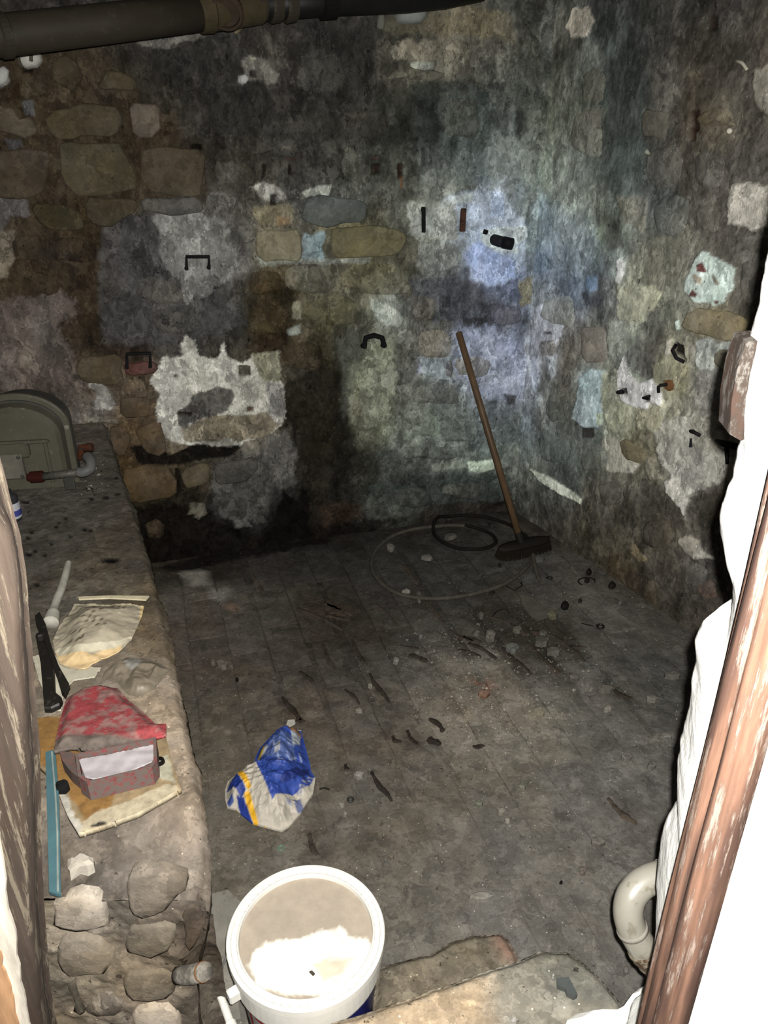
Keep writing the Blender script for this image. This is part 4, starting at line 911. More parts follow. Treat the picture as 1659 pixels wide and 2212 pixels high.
# ---- red case
RC = on_z(230, 1580, LT + .03); rca = lambda c: A(c, RC, (0, -.2, .98))
rc = thing('tool_case', 'dusty red plastic case with lid propped open over white lining, on the ledge', 'case', on_z(240, 1640, LT + .014))
lidpx = [(122, 1577), (130, 1530), (139, 1489), (170, 1466), (212, 1456), (249, 1463), (272, 1492), (306, 1523), (334, 1554), (357, 1553), (357, 1580), (283, 1604), (198, 1620), (153, 1614), (116, 1622)]
def lidz(x, y, s_):
    yb, yf = on_z(212, 1456, .74)[1], on_z(240, 1615, .74)[1]; t = np.clip((yb - y) / (yb - yf), 0, 1)
    return LT + .020 + .030 * t + .012 * sstep(s_ / .02) + fbm(np.stack([x, y, x * 0], 1), 25, 3) * .006
redA = rca((182, 78, 82)) ; dustA = rca((170, 136, 128))
def lidc(x, y, s_):
    P3 = np.stack([x, y, x * 0], 1); n = fbm(P3, 55, 6, .75) + fbm(P3 + 3, 14, 3) * .5
    w_ = sstep((n + .05) / .10)[:, None] * .85; yb = on_z(212, 1590, .75)[1]
    col = redA * (1 - w_) + dustA * w_
    g = sstep((yb + .012 - y) / .014)[:, None]; return np.clip(col * (1 - g) + rca((132, 118, 108)) * (.8 + .8 * n[:, None]) * g, .01, .8)
sheet('lid', lidpx, lidz, lidc, VCM, rc, thick=.008, plane_z=.74)
bz = LT + .018; tz = bz + .042
ob = [on_z(x, y, tz) for x, y in ((162, 1628), (337, 1592), (339, 1640), (328, 1656), (188, 1690), (168, 1676))]
m = MB(); n_ = len(ob); cen = np.mean(ob, 0)
ins = [p + (cen - p) / np.linalg.norm(cen - p) * .006 for p in ob]
lowo = [np.array((p[0], p[1], bz)) for p in ob]; lowi = [np.array((p[0], p[1], bz + .006)) for p in ins]
for k in range(n_):
    j = (k + 1) % n_
    m.add([ob[k], ob[j], ins[j], ins[k]], [[0, 1, 2, 3]]); m.add([lowo[k], lowo[j], ob[j], ob[k]], [[0, 1, 2, 3]]); m.add([ins[k], ins[j], lowi[j], lowi[k]], [[0, 1, 2, 3]])
m.add(lowo, [list(range(n_))[::-1]]); m.add(lowi, [list(range(n_))])
m.build('tray', flat('red_plastic', rca((150, 82, 82)), dust=rca((124, 110, 104)), dustamt=.62, scale=45, rough=.8, spec=.1), rc)
lin_o = [p + (cen - p) * .08 + np.array((0, 0, -.008)) for p in ob]
sheet('lining', [(168, 1632), (334, 1595), (335, 1632), (250, 1662), (200, 1674), (182, 1670)], lambda x, y, s_: tz - .012 + fbm(np.stack([x, y, x * 0], 1), 18, 3) * .016, pcol(rca((204, 196, 198)), [], tz, var=.1), VC, rc, thick=.003, plane_z=tz)
m = MB(); pa = [on_z(x, y, bz + .03) for x, y in ((128, 1622), (160, 1626), (168, 1678), (152, 1665), (134, 1642))]
m.prism([p - np.array((0, 0, .028)) for p in pa], pa); m.build('side_flap', flat('dirty_red_side', rca((120, 92, 86)), dust=rca((104, 98, 92)), dustamt=.5, scale=40, rough=.85), rc)
# ---- printed paper bag and what lies round it
bz2 = LT + .006; bP = on_z(210, 1360, bz2 + .015); ba = lambda c: A(c, bP, (0, 0, 1))
marks = []
for k, (x, y, wd) in enumerate([(205, 1312, 10), (218, 1310, 9), (231, 1308, 8), (243, 1309, 8), (256, 1308, 6), (266, 1310, 7), (207, 1325, 12), (222, 1328, 9), (192, 1333, 9), (204, 1336, 8), (183, 1345, 7), (196, 1346, 9), (190, 1354, 8), (204, 1355, 10), (222, 1352, 8), (230, 1362, 7), (213, 1363, 8), (160, 1372, 14), (176, 1374, 9), (152, 1388, 12), (168, 1391, 14), (180, 1387, 8), (208, 1350, 6)]):
    marks.append((ba((88, 78, 62)), [(x - wd / 2, y + 2), (x + wd / 2, y - 3), (x + wd / 2 + 1, y + .5), (x - wd / 2 + 1, y + 5)]))
pb = sheet('paper_bag', [(159, 1298), (309, 1300), (306, 1322), (296, 1348), (283, 1378), (262, 1395), (241, 1407), (181, 1438), (150, 1436), (127, 1424), (116, 1398), (112, 1378), (125, 1347), (142, 1322)],
           lambda x, y, s_: bz2 + .004 + .030 * sstep(s_ / .07) + fbm(np.stack([x, y, x * 0], 1), 16, 4, .6) * .026,
           pcol(ba((152, 143, 124)), [(ba((196, 170, 128)), [(112, 1400), (150, 1412), (200, 1412), (260, 1385), (262, 1400), (241, 1410), (181, 1440), (127, 1426)]), (ba((184, 176, 154)), [(120, 1392), (180, 1402), (250, 1385), (285, 1370), (280, 1380), (240, 1398), (180, 1412), (125, 1410)]), (ba((190, 178, 150)), [(190, 1297), (312, 1299), (309, 1306), (190, 1303)]), (ba((206, 178, 128)), [(303, 1300), (310, 1300), (306, 1325), (300, 1345)])] + marks, bz2 + .015, .003, .0012, .16), VC, thick=.003, plane_z=bz2 + .015)
tag(pb, 'creased pale paper bag with faded dark print on the ledge', 'bag')
m = MB(); q = [on_z(x, y, LT + .02) for x, y in ((168, 1289), (236, 1286), (322, 1287), (315, 1295), (236, 1291), (170, 1294))]
m.prism([p - np.array((0, 0, .004)) for p in q], q); o = m.build('paper_sheet', flat('old_card', ba((186, 176, 148)), rough=.8)); tag(o, 'narrow pale card edge sticking out behind the printed paper bag', 'card')
o = sheet('white_panel', [(70, 1418), (112, 1408), (128, 1424), (182, 1441), (218, 1442), (205, 1462), (160, 1470), (140, 1492), (132, 1535), (112, 1535), (84, 1470)], lambda x, y, s_: LT + .006 + fbm(np.stack([x, y, x * 0], 1), 12, 3) * .006, pcol(A((214, 206, 184), on_z(150, 1450, LT)), [], LT, var=.12), VC, thick=.004, plane_z=LT + .005)
tag(o, 'thin white panel lying under the black tool and the paper bag', 'panel')
fA = lambda c: A(c, on_z(290, 1450, LT + .02))
def crump(x, y, k=1.0, amp=.03, sc=14):
    P3 = np.stack([x, y, x * 0 + k], 1); r_ = 0
    for i, s2 in enumerate((sc, sc * 2.1, sc * 4.3)): r_ = r_ + (1 - 2 * np.abs(fbm(P3 + i * 3.1, s2, 1) * 2)) * (.5 ** i)
    return r_ * amp * .5
o = sheet('plastic_wrap', [(225, 1440), (241, 1425), (272, 1411), (317, 1414), (345, 1425), (366, 1436), (350, 1455), (330, 1480), (300, 1495), (275, 1490), (252, 1464), (218, 1454)], lambda x, y, s_: LT + .008 + .010 * sstep(s_ / .04) + crump(x, y, 2, .014, 22) * sstep(s_ / .02), pcol(fA((140, 129, 112)), [(fA((170, 166, 158)), [(268, 1415), (300, 1415), (305, 1435), (285, 1445), (272, 1438)])], LT + .02, .006, .004, .3), vcol_mat('dull_plastic_film', rough=.35, spec=.5), thick=.001, plane_z=LT + .02)  # the paler region is a highlight painted into the film colour
tag(o, 'crumpled greyish plastic film between paper bag and red case', 'plastic film')
m = MB(); pth = [on_z(x, y, LT + .014) for x, y in ((148, 1215), (146, 1224), (139, 1251), (131, 1276), (124, 1292), (116, 1316), (114, 1328), (111, 1338), (109, 1346))]
m.tube(smooth_curve(pth, 4), list(np.interp(np.linspace(0, 1, 33), [0, .12, .13, .5, .6, .72, 1], [.0075, .0085, .0095, .0105, .010, .016, .019])), 14)
o = m.build('plastic_nozzle', flat_mat('grubby_white_plastic', (178, 174, 162), on_z(130, 1280, LT), rough=.5), smooth=True); tag(o, 'long white tapering plastic nozzle lying behind the printed paper bag', 'nozzle')
tk = thing('shears', 'pair of black iron tool arms lying against the weathered door edge', 'tool', on_z(100, 1440, LT + .01))
tm = flat_mat('black_iron', (34, 31, 27), on_z(110, 1440, LT), rough=.5, spec=.4, dust=A((70, 64, 56), on_z(110, 1440, LT)), dustamt=.25)
for k, pl in enumerate(([(75, 1328), (85, 1320), (98, 1345), (112, 1395), (128, 1440), (150, 1478), (140, 1500), (132, 1492), (122, 1458), (108, 1420), (98, 1388), (84, 1362), (77, 1345)], [(78, 1382), (92, 1372), (106, 1402), (116, 1440), (119, 1496), (134, 1508), (128, 1520), (110, 1528), (95, 1528), (91, 1480), (87, 1430)])):
    z0, z1 = (LT + .012, LT + .026) if k else (LT + .026, LT + .038)
    top = [on_z(x, y, z1) for x, y in pl]; c_ = np.mean(top, 0); n_ = len(top); m = MB()
    V = [p - np.array((0, 0, z1 - z0)) for p in top] + [p - np.array((0, 0, .004)) for p in top] + [p + (c_ - p) / np.linalg.norm(c_ - p) * .003 for p in top]
    F = [[a_ * n_ + j, a_ * n_ + (j + 1) % n_, (a_ + 1) * n_ + (j + 1) % n_, (a_ + 1) * n_ + j] for a_ in range(2) for j in range(n_)] + [list(range(2 * n_, 3 * n_)), list(range(n_ - 1, -1, -1))]
    m.add(V, F); m.build('arm', tm, tk)
m = MB(); pv = on_z(88, 1380, LT + .03); m.lathe(pv, (0, 0, 1), [(.009, 0), (.009, .012), (.006, .015)], 12); m.build('pivot', tm, tk)
# teal strip
m = MB(); q = [(98, 1624), (119, 1619), (126, 1700), (129, 1800), (131, 1932), (122, 1931), (106, 1926), (103, 1800), (100, 1700)]
top = [on_z(x, y, LT + .022) for x, y in q]; m.prism([p - np.array((0, 0, .006)) for p in top], top)
ts = thing('plastic_strip', 'long teal plastic strip lying along the left end of the ledge', 'strip', top[0])
tA = lambda c: A(c, on_z(115, 1780, LT))
m.build('body', flat('teal_plastic', tA((96, 134, 142)), rough=.25, spec=.6, var=.12, dust=tA((120, 132, 128)), dustamt=.15), ts)
m = MB(); m.tube([on_z(x, y, LT + .024) for x, y in ((112, 1624), (120, 1720), (124, 1800), (125, 1925))], .0016, 6); m.build('ridge', flat('pale_ridge', tA((176, 186, 178)), rough=.4), ts)
# small things on the ledge
m = MB(); c_ = on_z(343, 1642, LT + .02); m.lathe(c_ - np.array((0, 0, .012)), (0, 0, 1), [(.010, 0), (.011, .006), (.0095, .012), (.006, .013), (.005, .006)], 18)
o = m.build('rubber_cap', flat_mat('black_rubber', (30, 28, 26), c_, rough=.4), smooth=False); tag(o, 'small round black cap at the right corner of the ochre board', 'cap')
cl = [on_z(x, y, LT + .014) for x, y in ((125, 1700), (138, 1692), (150, 1694), (152, 1706), (140, 1716), (126, 1714))]
o = blob_poly('soot_lump', cl, .016, flat_mat('soot', (24, 22, 20), cl[0], rough=.95), jit=.003); tag(o, 'small black sooty lump beside the teal strip', 'lump')
cl = [on_z(x, y, LT - .01) for x, y in ((148, 1880), (146, 1862), (160, 1862), (172, 1850), (190, 1850), (205, 1858), (204, 1870), (188, 1878), (170, 1878), (152, 1888))]
o = blob_poly('plaster_lump', cl, .012, PLASTER, jit=.002, cols=np.tile(A((222, 208, 184), cl[0]), (31, 1)), base=.014); tag(o, 'white plaster lump on the near end of the ledge', 'plaster')
st = thing('pipe_stub', 'grey broken pipe stub with rust stain poking from the ledge end', 'pipe', at_y(415, 2108, .83))
gA = A((150, 144, 134), at_y(415, 2110, .83), (0, -1, 0))
m = MB(); m.tube([at_y(384, 2106, .835), at_y(400, 2106, .83), at_y(420, 2104, .82), at_y(446, 2098, .81)], [.015, .016, .016, .014], 16); m.build('tube', flat('grey_cement_pipe', gA * .8, dust=gA * .45, dustamt=.5, spec=.05, rough=.95), st, True)
m = MB(); m.lathe(at_y(436, 2100, .815), at_y(446, 2098, .81) - at_y(436, 2100, .815), [(.0155, 0), (.0165, .003), (.0155, .006)], 16); m.build('rusty_band', flat('rust', gA * np.array((.6, .35, .2))), st)
# ------------------------------------------------------------------ round-topped meter housing
MP = np.array((-1.205, 2.42, LT)); ang = math.radians(9)
mt = thing('gas_meter', 'round-topped grey-green metal meter standing at the far end of the ledge', 'meter', MP)
Rm = np.array(((math.cos(ang), -math.sin(ang), 0), (math.sin(ang), math.cos(ang), 0), (0, 0, 1)))
mA = lambda c: A(c, MP + np.array((0, -.05, .15)), (0, -1, 0))
met = flat('olive_metal', mA((64, 62, 52)), rough=.5, spec=.25, var=.12, dust=mA((92, 88, 76)), dustamt=.2, scale=20); metd = flat('dark_olive_metal', mA((46, 46, 42)), rough=.5, spec=.4)
def arch(wd, h, y, n=20, z0=0, bulge=0):
    pts = [(-wd, y, z0), ]
    hb = h - wd * .72
    for k in range(n + 1):
        a_ = math.pi - math.pi * k / n; pts.append((wd * math.cos(a_), y, hb + wd * .72 * math.sin(a_)))
    pts.append((wd, y, z0)); return pts
def loft(name, secs, mat, parent):
    m = MB(); V = []; n_ = len(secs[0])
    for s_ in secs: V += [MP + Rm @ np.array(p) for p in s_]
    F = [[k * n_ + j, k * n_ + (j + 1) % n_, (k + 1) * n_ + (j + 1) % n_, (k + 1) * n_ + j] for k in range(len(secs) - 1) for j in range(n_)] + [list(range(n_ - 1, -1, -1)), list(range((len(secs) - 1) * n_, len(secs) * n_))]
    m.add(V, F); return m.build(name, mat, parent, False)
loft('body', [arch(.130, .285, .11), arch(.140, .297, .09), arch(.142, .300, -.02), arch(.142, .298, -.04)], metd, mt)
loft('flange', [arch(.158, .315, -.012), arch(.160, .318, -.018), arch(.160, .318, -.030), arch(.155, .312, -.034)], met, mt)
loft('front_cover', [arch(.142, .292, -.034, z0=.004), arch(.139, .286, -.075, z0=.004), arch(.128, .270, -.09, z0=.008)], met, mt)
def bar(c, sz, name, mat, bev=.004): m = MB(); m.box(MP + Rm @ np.array(c), sz, Rm, bev); m.build(name, mat, mt)
bar((-.02, -.098, .175), (.250, .018, .012), 'ridge', met); bar((-.04, -.105, .150), (.165, .03, .05), 'shoulder', met, .008)
bar((-.045, -.112, .100), (.125, .030, .085), 'dial_plate', flat('dial_plate_metal', mA((84, 80, 72)), rough=.4, spec=.5), .006); bar((.090, -.088, .100), (.012, .02, .15), 'rib', met, .003)
for sx, sz in ((-.10, .07), (.01, .07), (-.10, .135), (.01, .135)):
    m = MB(); m.lathe(MP + Rm @ np.array((sx, -.125, sz)), Rm @ np.array((0, -1, 0)), [(.006, 0), (.006, .005), (.003, .007)], 6); m.build('bolt', metd, mt)
for sx in (.152, -.152):
    m = MB(); m.lathe(MP + Rm @ np.array((sx, -.036, .20)), Rm @ np.array((0, -1, 0)), [(.009, 0), (.009, .008), (.004, .010)], 6); m.build('bolt', flat('pale_bolt', mA((104, 98, 88))), mt)
# galvanised pipe with red union
gp_ = thing('galvanised_pipe', 'short galvanised pipe with red union in front of the meter', 'pipe', at_y(125, 1030, 2.26))
ga = lambda c: A(c, at_y(125, 1030, 2.26), (0, -1, 0), .6); zz_ = 2.26
m = MB(); m.tube([at_y(88, 1030, zz_), at_y(130, 1025, zz_), at_y(172, 1020, zz_)], .0125, 14); m.build('tube', flat('zinc', ga((92, 90, 84)), rough=.5, metal=.2, dust=ga((70, 66, 58)), dustamt=.4, scale=60), gp_, True)
m = MB(); m.tube([at_y(60, 1031, zz_), at_y(66, 1031, zz_), at_y(67, 1031, zz_), at_y(92, 1029, zz_), at_y(94, 1029, zz_)], [.012, .013, .019, .019, .015], 12); m.build('union', flat('red_oxide', ga((84, 34, 26)) * .45, rough=.8), gp_)
m = MB(); m.tube(smooth_curve([at_y(170, 1020, zz_), at_y(182, 1019, zz_), at_y(194, 1012, zz_ + .01), at_y(196, 998, zz_ + .03), at_y(188, 985, zz_ + .06)], 5), .0165, 14); m.build('elbow', flat('zinc_elbow', ga((100, 100, 98)), rough=.5), gp_, True)
m = MB(); m.tube([at_y(176, 988, zz_ + .06), at_y(176, 968, zz_ + .09), at_y(200, 966, zz_ + .09)], .014, 12); m.build('rusty_joint', flat('rust_joint', ga((80, 44, 28)), rough=.9, dust=ga((60, 54, 48)), dustamt=.4), gp_)
m = MB(); m.box(MP + np.array((-.095, -.16, .042)), (.12, .03, .05), Rm, .006); m.build('mounting_block', flat('grey_block', ga((86, 80, 72)), dust=ga((60, 48, 38)), dustamt=.4), gp_)
b2 = thing('bottle', 'small bottle with white and blue label wedged beside the meter', 'bottle', at_y(14, 1045, 2.12))
bc = at_y(13, 1052, 2.12); bc[2] = LT
m = MB(); m.lathe(bc, (0, 0, 1), [(.024, 0), (.026, .004), (.026, .075), (.020, .085), (.012, .09), (.012, .10)], 20); m.build('body', flat('dark_bottle', (.02, .02, .022), rough=.3), b2, False)
m = MB(); m.lathe(bc, (0, 0, 1), [(.0265, .010), (.0268, .012), (.0268, .058), (.0265, .060)], 20); m.build('label', flat('white_label', A((150, 150, 156), bc, (0, -1, 0))), b2)
m = MB(); m.lathe(bc, (0, 0, 1), [(.0270, .018), (.0272, .019), (.0272, .036), (.0270, .037)], 20); m.build('blue_band', flat('blue_label', A((50, 54, 110), bc, (0, -1, 0))), b2)
m = MB(); m.box(at_y(150, 1042, 2.30), (.035, .012, .05), None, .003); m.build('bracket', metd, gp_)

# ------------------------------------------------------------------ weathered door edge on the left
def wood_mat(name, base, paint, amt, streak=.12, rough=.85, bare=None, ps=34):
    m = bpy.data.materials.new(name); T, N, L, B = nt(m)
    geo = N.new('ShaderNodeNewGeometry'); mp = N.new('ShaderNodeMapping'); mp.inputs['Scale'].default_value = (1, 1, streak); L.new(geo.outputs['Position'], mp.inputs[0])
    def noise(sc, det=8, ro=.65):
        n = node(N, 'ShaderNodeTexNoise'); n.inputs['Scale'].default_value = sc; n.inputs['Detail'].default_value = det; n.inputs['Roughness'].default_value = ro; L.new(mp.outputs[0], n.inputs['Vector']); return n.outputs[0]
    def mix(f, a, b):
        x = N.new('ShaderNodeMix'); x.data_type = 'RGBA'; L.new(f, x.inputs[0])
        for k, v in ((6, a), (7, b)):
            if hasattr(v, 'is_linked') or hasattr(v, 'links'): L.new(v, x.inputs[k])
            else: x.inputs[k].default_value = (*[float(q) for q in v[:3]], 1)
        return x.outputs[2]
    base = np.asarray(base); g = mix(maprange(N, L, noise(60), .35, .65, 0, 1), base * .62, base * 1.35)
    if bare is not None: g = mix(maprange(N, L, noise(22, 3), .5, .6, 0, 1), g, np.asarray(bare))
    n2 = noise(ps, 10, .75); t = .5 + (.5 - amt) * .4
    k = maprange(N, L, n2, t - .02, t + .03, 0, 1); g = mix(k, g, np.asarray(paint))
    L.new(g, B.inputs['Base Color']); B.inputs['Roughness'].default_value = rough; B.inputs['Specular IOR Level'].default_value = .2
    bp = node(N, 'ShaderNodeBump'); bp.inputs['Strength'].default_value = .5; bp.inputs['Distance'].default_value = .002; L.new(math_(N, L, 'ADD', noise(60), k), bp.inputs['Height']); L.new(bp.outputs[0], B.inputs['Normal'])
    return m
DY = .62
dpx = [(-12, 900), (2, 985), (25, 1085), (46, 1165), (58, 1250), (64, 1350), (74, 1470), (82, 1560), (88, 1640), (90, 1760), (92, 1850), (96, 1950), (104, 2060), (112, 2140), (122, 2212), (136, 2290)]
dl = [(-90, 900), (-40, 985), (-30, 1085), (18, 1165), (32, 1250), (38, 1350), (44, 1470), (50, 1560), (54, 1640), (58, 1760), (62, 1850), (66, 1950), (70, 2060), (78, 2140), (90, 2212), (104, 2290)]
DE = np.array([at_y(x, y, DY + .045) for x, y in dpx]); DE2 = np.array([at_y(x, y, DY - .012) for x, y in dl])
dz = np.arange(.36, 1.93, .008)
o_ = np.argsort(DE[:, 2]); ex = np.interp(dz, DE[o_, 2], DE[o_, 0]); o_ = np.argsort(DE2[:, 2]); ex2 = np.interp(dz, DE2[o_, 2], DE2[o_, 0])
jit_ = fbm(np.stack([dz * 0, dz * 0, dz], 1), 30, 4) * .012
door = thing('old_door', 'weathered flaking wooden door standing ajar at the left edge', 'door', (-.55, DY, .35))
PD = np.array((-.45, DY, 1.1)); nD = np.array((0, -1, 0))
V = []
for z, x, x2, j_ in zip(dz, ex, ex2, jit_):
    V += [(x + j_ * .5, DY + .045, z), (x + j_ * .5 - .004, DY + .038, z), (x + (x2 - x) * .5 + j_ * .7, DY + .018, z), (x2 + (x - x2) * .25 + j_ * .5, DY + .008, z), (x2 + j_ * .5, DY - .009, z), (x2 - .004, DY - .014, z), (x2 - .05, DY - .013, z), (x2 - .056, DY - .008, z), (x2 - .062, DY - .013, z), (x2 - .34, DY - .013, z), (x2 - .34, DY + .045, z)]
mesh('leaf', V, gridfaces(len(dz), 11), wood_mat('flaking_door', A((108, 92, 80), PD, nD), A((176, 160, 138), PD, nD), .40, .07, bare=A((96, 78, 66), PD, nD), ps=62), door, smooth=False)
for nm, pl, y_, c_ in (('flash_bright_cream', [(-40, 1680), (-6, 1760), (4, 1850), (14, 1930), (26, 1990), (34, 2050), (44, 2105), (54, 2160), (66, 2215), (78, 2290), (-60, 2290)], DY - .017, (.42, .38, .32)), ('bare_wood_patch', [(-40, 2030), (0, 2060), (8, 2100), (24, 2130), (30, 2175), (44, 2230), (48, 2290), (-60, 2290)], DY - .020, (.30, .17, .09))):  # cream layer puts flash overexposure into the colour of the door's pale lower paint
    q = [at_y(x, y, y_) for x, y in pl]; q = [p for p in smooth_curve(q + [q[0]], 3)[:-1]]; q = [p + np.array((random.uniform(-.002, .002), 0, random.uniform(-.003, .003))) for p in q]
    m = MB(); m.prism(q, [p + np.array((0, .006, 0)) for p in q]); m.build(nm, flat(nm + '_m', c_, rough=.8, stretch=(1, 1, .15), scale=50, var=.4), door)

# ------------------------------------------------------------------ door jamb on the right
jm = thing('door_jamb', 'worn reddish brown wooden door jamb against the white plaster', 'door frame', (.362, .63, .30))
PJ = np.array((.36, .63, 1.0)); nJ = np.array((-1, 0, 0))
zj = np.arange(.30, 2.02, .02); pr = [(.390, .597), (.3665, .597), (.3650, .603), (.3640, .611), (.3600, .613), (.3600, .624), (.3625, .627), (.3625, .632), (.3585, .635), (.3580, .652), (.3620, .655), (.3600, .659), (.3600, .664), (.395, .664)]
V = [(x + .0016 * math.sin(z * 7 + k) * (0 < k < 13), y, z) for z in zj for k, (x, y) in enumerate(pr)]
mesh('post', V, gridfaces(len(zj), len(pr), wrap_j=True), wood_mat('reddish_jamb', A((172, 130, 108), PJ, nJ, .9), A((208, 184, 168), PJ, nJ, 1.0), .36, .09, bare=A((122, 92, 80), PJ, nJ, .9), ps=50), jm)
# wood block bedded in the reveal
wbk = [(1612, 738), (1650, 736), (1659, 760), (1640, 830), (1618, 945), (1600, 952), (1576, 938), (1580, 870), (1592, 800)]
m = MB(); ft = [at_y(x, y, .775) for x, y in wbk]; bk = [p + np.array((.006, .045, 0)) for p in ft]; 
m.prism(bk, ft); o = m.build('wood_block', wood_mat('block_wood', A((122, 104, 92), ft[0], (0, -1, 0), 1.4), A((190, 180, 170), ft[0], (0, -1, 0), 1.4), .45, .5, bare=A((134, 104, 88), ft[0], (0, -1, 0), 1.3), ps=60))
tag(o, 'rough greyish brown wood block bedded in the white reveal edge', 'wood block')

# ------------------------------------------------------------------ big overhead pipe
def pc(px, py, k): return at_zc(px, py, 2.15 + k * .6 / 900)
pA = lambda c, x=230: A(c, pc(x, 50, x), (0, -1, 0), .5)
dp = thing('drain_pipe', 'fat dark painted drain pipe slung across the top of the back wall', 'pipe', pc(230, 55, 230))
pm = flat('brown_pipe', pA((62, 56, 47)), rough=.5, spec=.25, var=.15, scale=14, dust=pA((74, 68, 58)), dustamt=.25)
m = MB(); m.tube([pc(-160, 96, -160), pc(-10, 78, -10), pc(220, 52, 220), pc(455, 24, 455)], .053, 28, cap=True); m.build('pipe', pm, dp, True)
m = MB(); m.tube([pc(-6, 78, -6), pc(-4, 78, -4), pc(14, 76, 14), pc(18, 76, 18)], [.053, .058, .058, .053], 28); m.build('collar', pm, dp)
m = MB(); m.tube([pc(425, 28, 425), pc(430, 27, 430), pc(452, 24, 452), pc(456, 24, 456), pc(520, 16, 520), pc(560, 12, 560)], [.054, .060, .062, .057, .056, .053], 28); m.build('socket', flat('ochre_brown_pipe', pA((78, 70, 52), 460), rough=.45), dp)
m = MB(); a0_ = pc(492, 4, 480); dn = np.array((.05, -.75, -.45)); dn /= np.linalg.norm(dn)
m.lathe(a0_, dn, [(.040, 0), (.040, .05), (.052, .055), (.055, .075), (.050, .082), (.043, .082), (.041, .07), (.03, .068)], 28); m.build('inspection_branch', flat('brown_pipe_branch', pA((66, 56, 46), 490), rough=.5), dp)
for x in (545, 580, 612): 
    m = MB(); m.tube([pc(x, 9, x), pc(x + 3, 9, x + 3), pc(x + 20, 7, x + 20), pc(x + 23, 7, x + 23)], [.050, .056, .055, .050], 24); m.build('ring', pm, dp)
m = MB(); m.tube([pc(540, 12, 540), pc(700, 4, 700), pc(880, -2, 880), pc(960, -10, 960), pc(1040, -26, 1040)], [.048, .043, .043, .043, .043], 24); m.build('pipe', flat('black_pipe', pA((26, 25, 23), 800), rough=.5, spec=.2), dp, True)
m = MB(); m.tube([pc(690, 5, 690), pc(693, 5, 693), pc(722, 4, 722), pc(725, 4, 725)], [.043, .052, .052, .043], 24); m.build('collar', flat('black_collar', pA((24, 23, 21), 700), rough=.5), dp)

# hooks and lumps fixed in the back wall
def metal(name, c, P, **k): return flat(name, A(c, P, NB), **{**dict(rough=.7), **k})
IRON = metal('dark_iron', (16, 16, 17), BACK.pt(425, 560)); RUST = metal('rusty_iron', (62, 42, 32), BACK.pt(1000, 480), dust=A((30, 24, 22), BACK.pt(1000, 480), NB), dustamt=.4)
def bracket(pts, r, label, mat=IRON, h=.022, legs=True, name='iron_bracket'):
    m = MB(); P = [BACK.pt(x, y, h) for x, y in pts]; P = [BACK.pt(*pts[0], -.01)] + P + [BACK.pt(*pts[-1], -.01)]
    m.tube(P, r, 8); tag(m.build(name, mat), label, 'bracket')
bracket([(402, 580), (402, 553), (450, 553), (450, 578)], .0075, 'black iron U bracket in the light plaster at upper left')
bracket([(274, 792), (274, 762), (324, 760), (324, 790)], .0075, 'black iron U bracket above the red brick end')
bracket([(784, 747), (787, 727), (805, 722), (822, 727), (827, 745)], .012, 'thick black arched iron bracket in the middle of the back wall')
def wbar(x0, y0, x1, y1, wd, mat, label, h=.012, name='iron_bar', pl=BACK, d=.03):
    a_ = pl.pt(x0, y0); c_ = pl.pt(x1, y1); ax = c_ - a_; l = np.linalg.norm(ax); ax /= l; sd_ = np.cross(ax, pl.n)
    m = MB(); m.box((a_ + c_) / 2 + pl.n * (h - d / 2), (wd, d, l), np.stack([sd_, pl.n, ax], 1), .0025); tag(m.build(name, mat), label, 'iron fitting')
wbar(914, 447, 914, 502, .016, IRON, 'black upright iron bar left of the blue washed patch')
wbar(1001, 450, 998, 500, .022, RUST, 'brown rusty upright iron bar beside the blue washed patch')
wbar(1044, 500, 1052, 502, .020, IRON, 'tiny black square peg above left of the valve stub', name='iron_peg')
vs = thing('valve_stub', 'short black pipe stub jutting from the blue washed patch', 'pipe', BACK.pt(1078, 521))
m = MB(); m.tube([BACK.pt(1068, 518, -.01), BACK.pt(1074, 520, .03), BACK.pt(1078, 521, .05)], [.024, .024, .023], 16); m.build('pipe', metal('black_stub', (26, 24, 28), BACK.pt(1078, 520), dust=A((70, 62, 66), BACK.pt(1078, 520), NB), dustamt=.15), vs, True)
m = MB(); m.tube([BACK.pt(1078, 521, .045), BACK.pt(1090, 523, .075)], [.026, .025], 16); m.build('cap', metal('black_cap', (14, 14, 18), BACK.pt(1090, 520)), vs, True)
hk = thing('pipe_hook', 'tan hooked strap hanging below the overhead pipe', 'hook', BACK.pt(515, 60))
m = MB(); m.tube(smooth_curve([pc(510, 46, 640), pc(513, 50, 700), pc(518, 48, 760), BACK.pt(517, 62, .03), BACK.pt(508, 70, .0)], 4), .0085, 8); m.build('strap', metal('tan_strap', (104, 96, 80), BACK.pt(515, 55)), hk, True)
def wall_lump(name, pts, h, rgb, label, cat, pl=BACK, off=0.0, group=None, mat=None):
    P = [pl.pt(x, y, off) for x, y in pts]; c = np.mean(P, 0); n_ = len(P); V = []
    for ins_, hh in ((0, -.012), (.06, h * .6), (.4, h)): V += [p * (1 - ins_) + c * ins_ + pl.n * (hh + random.uniform(-.002, .002)) for p in P]
    V.append(c + pl.n * h); F = [[k * n_ + j, k * n_ + (j + 1) % n_, (k + 1) * n_ + (j + 1) % n_, (k + 1) * n_ + j] for k in range(2) for j in range(n_)] + [[2 * n_ + j, 2 * n_ + (j + 1) % n_, 3 * n_] for j in range(n_)]
    nn = np.cross(V[1] - V[0], V[n_] - V[0]); 
    if np.dot(nn, V[0] - c) < 0: F = [f[::-1] for f in F]
    return tag(mesh(name, V, F, mat or PLASTER, cols=np.tile(A(rgb, c, pl.n), (len(V), 1)), smooth=True), label, cat, group)
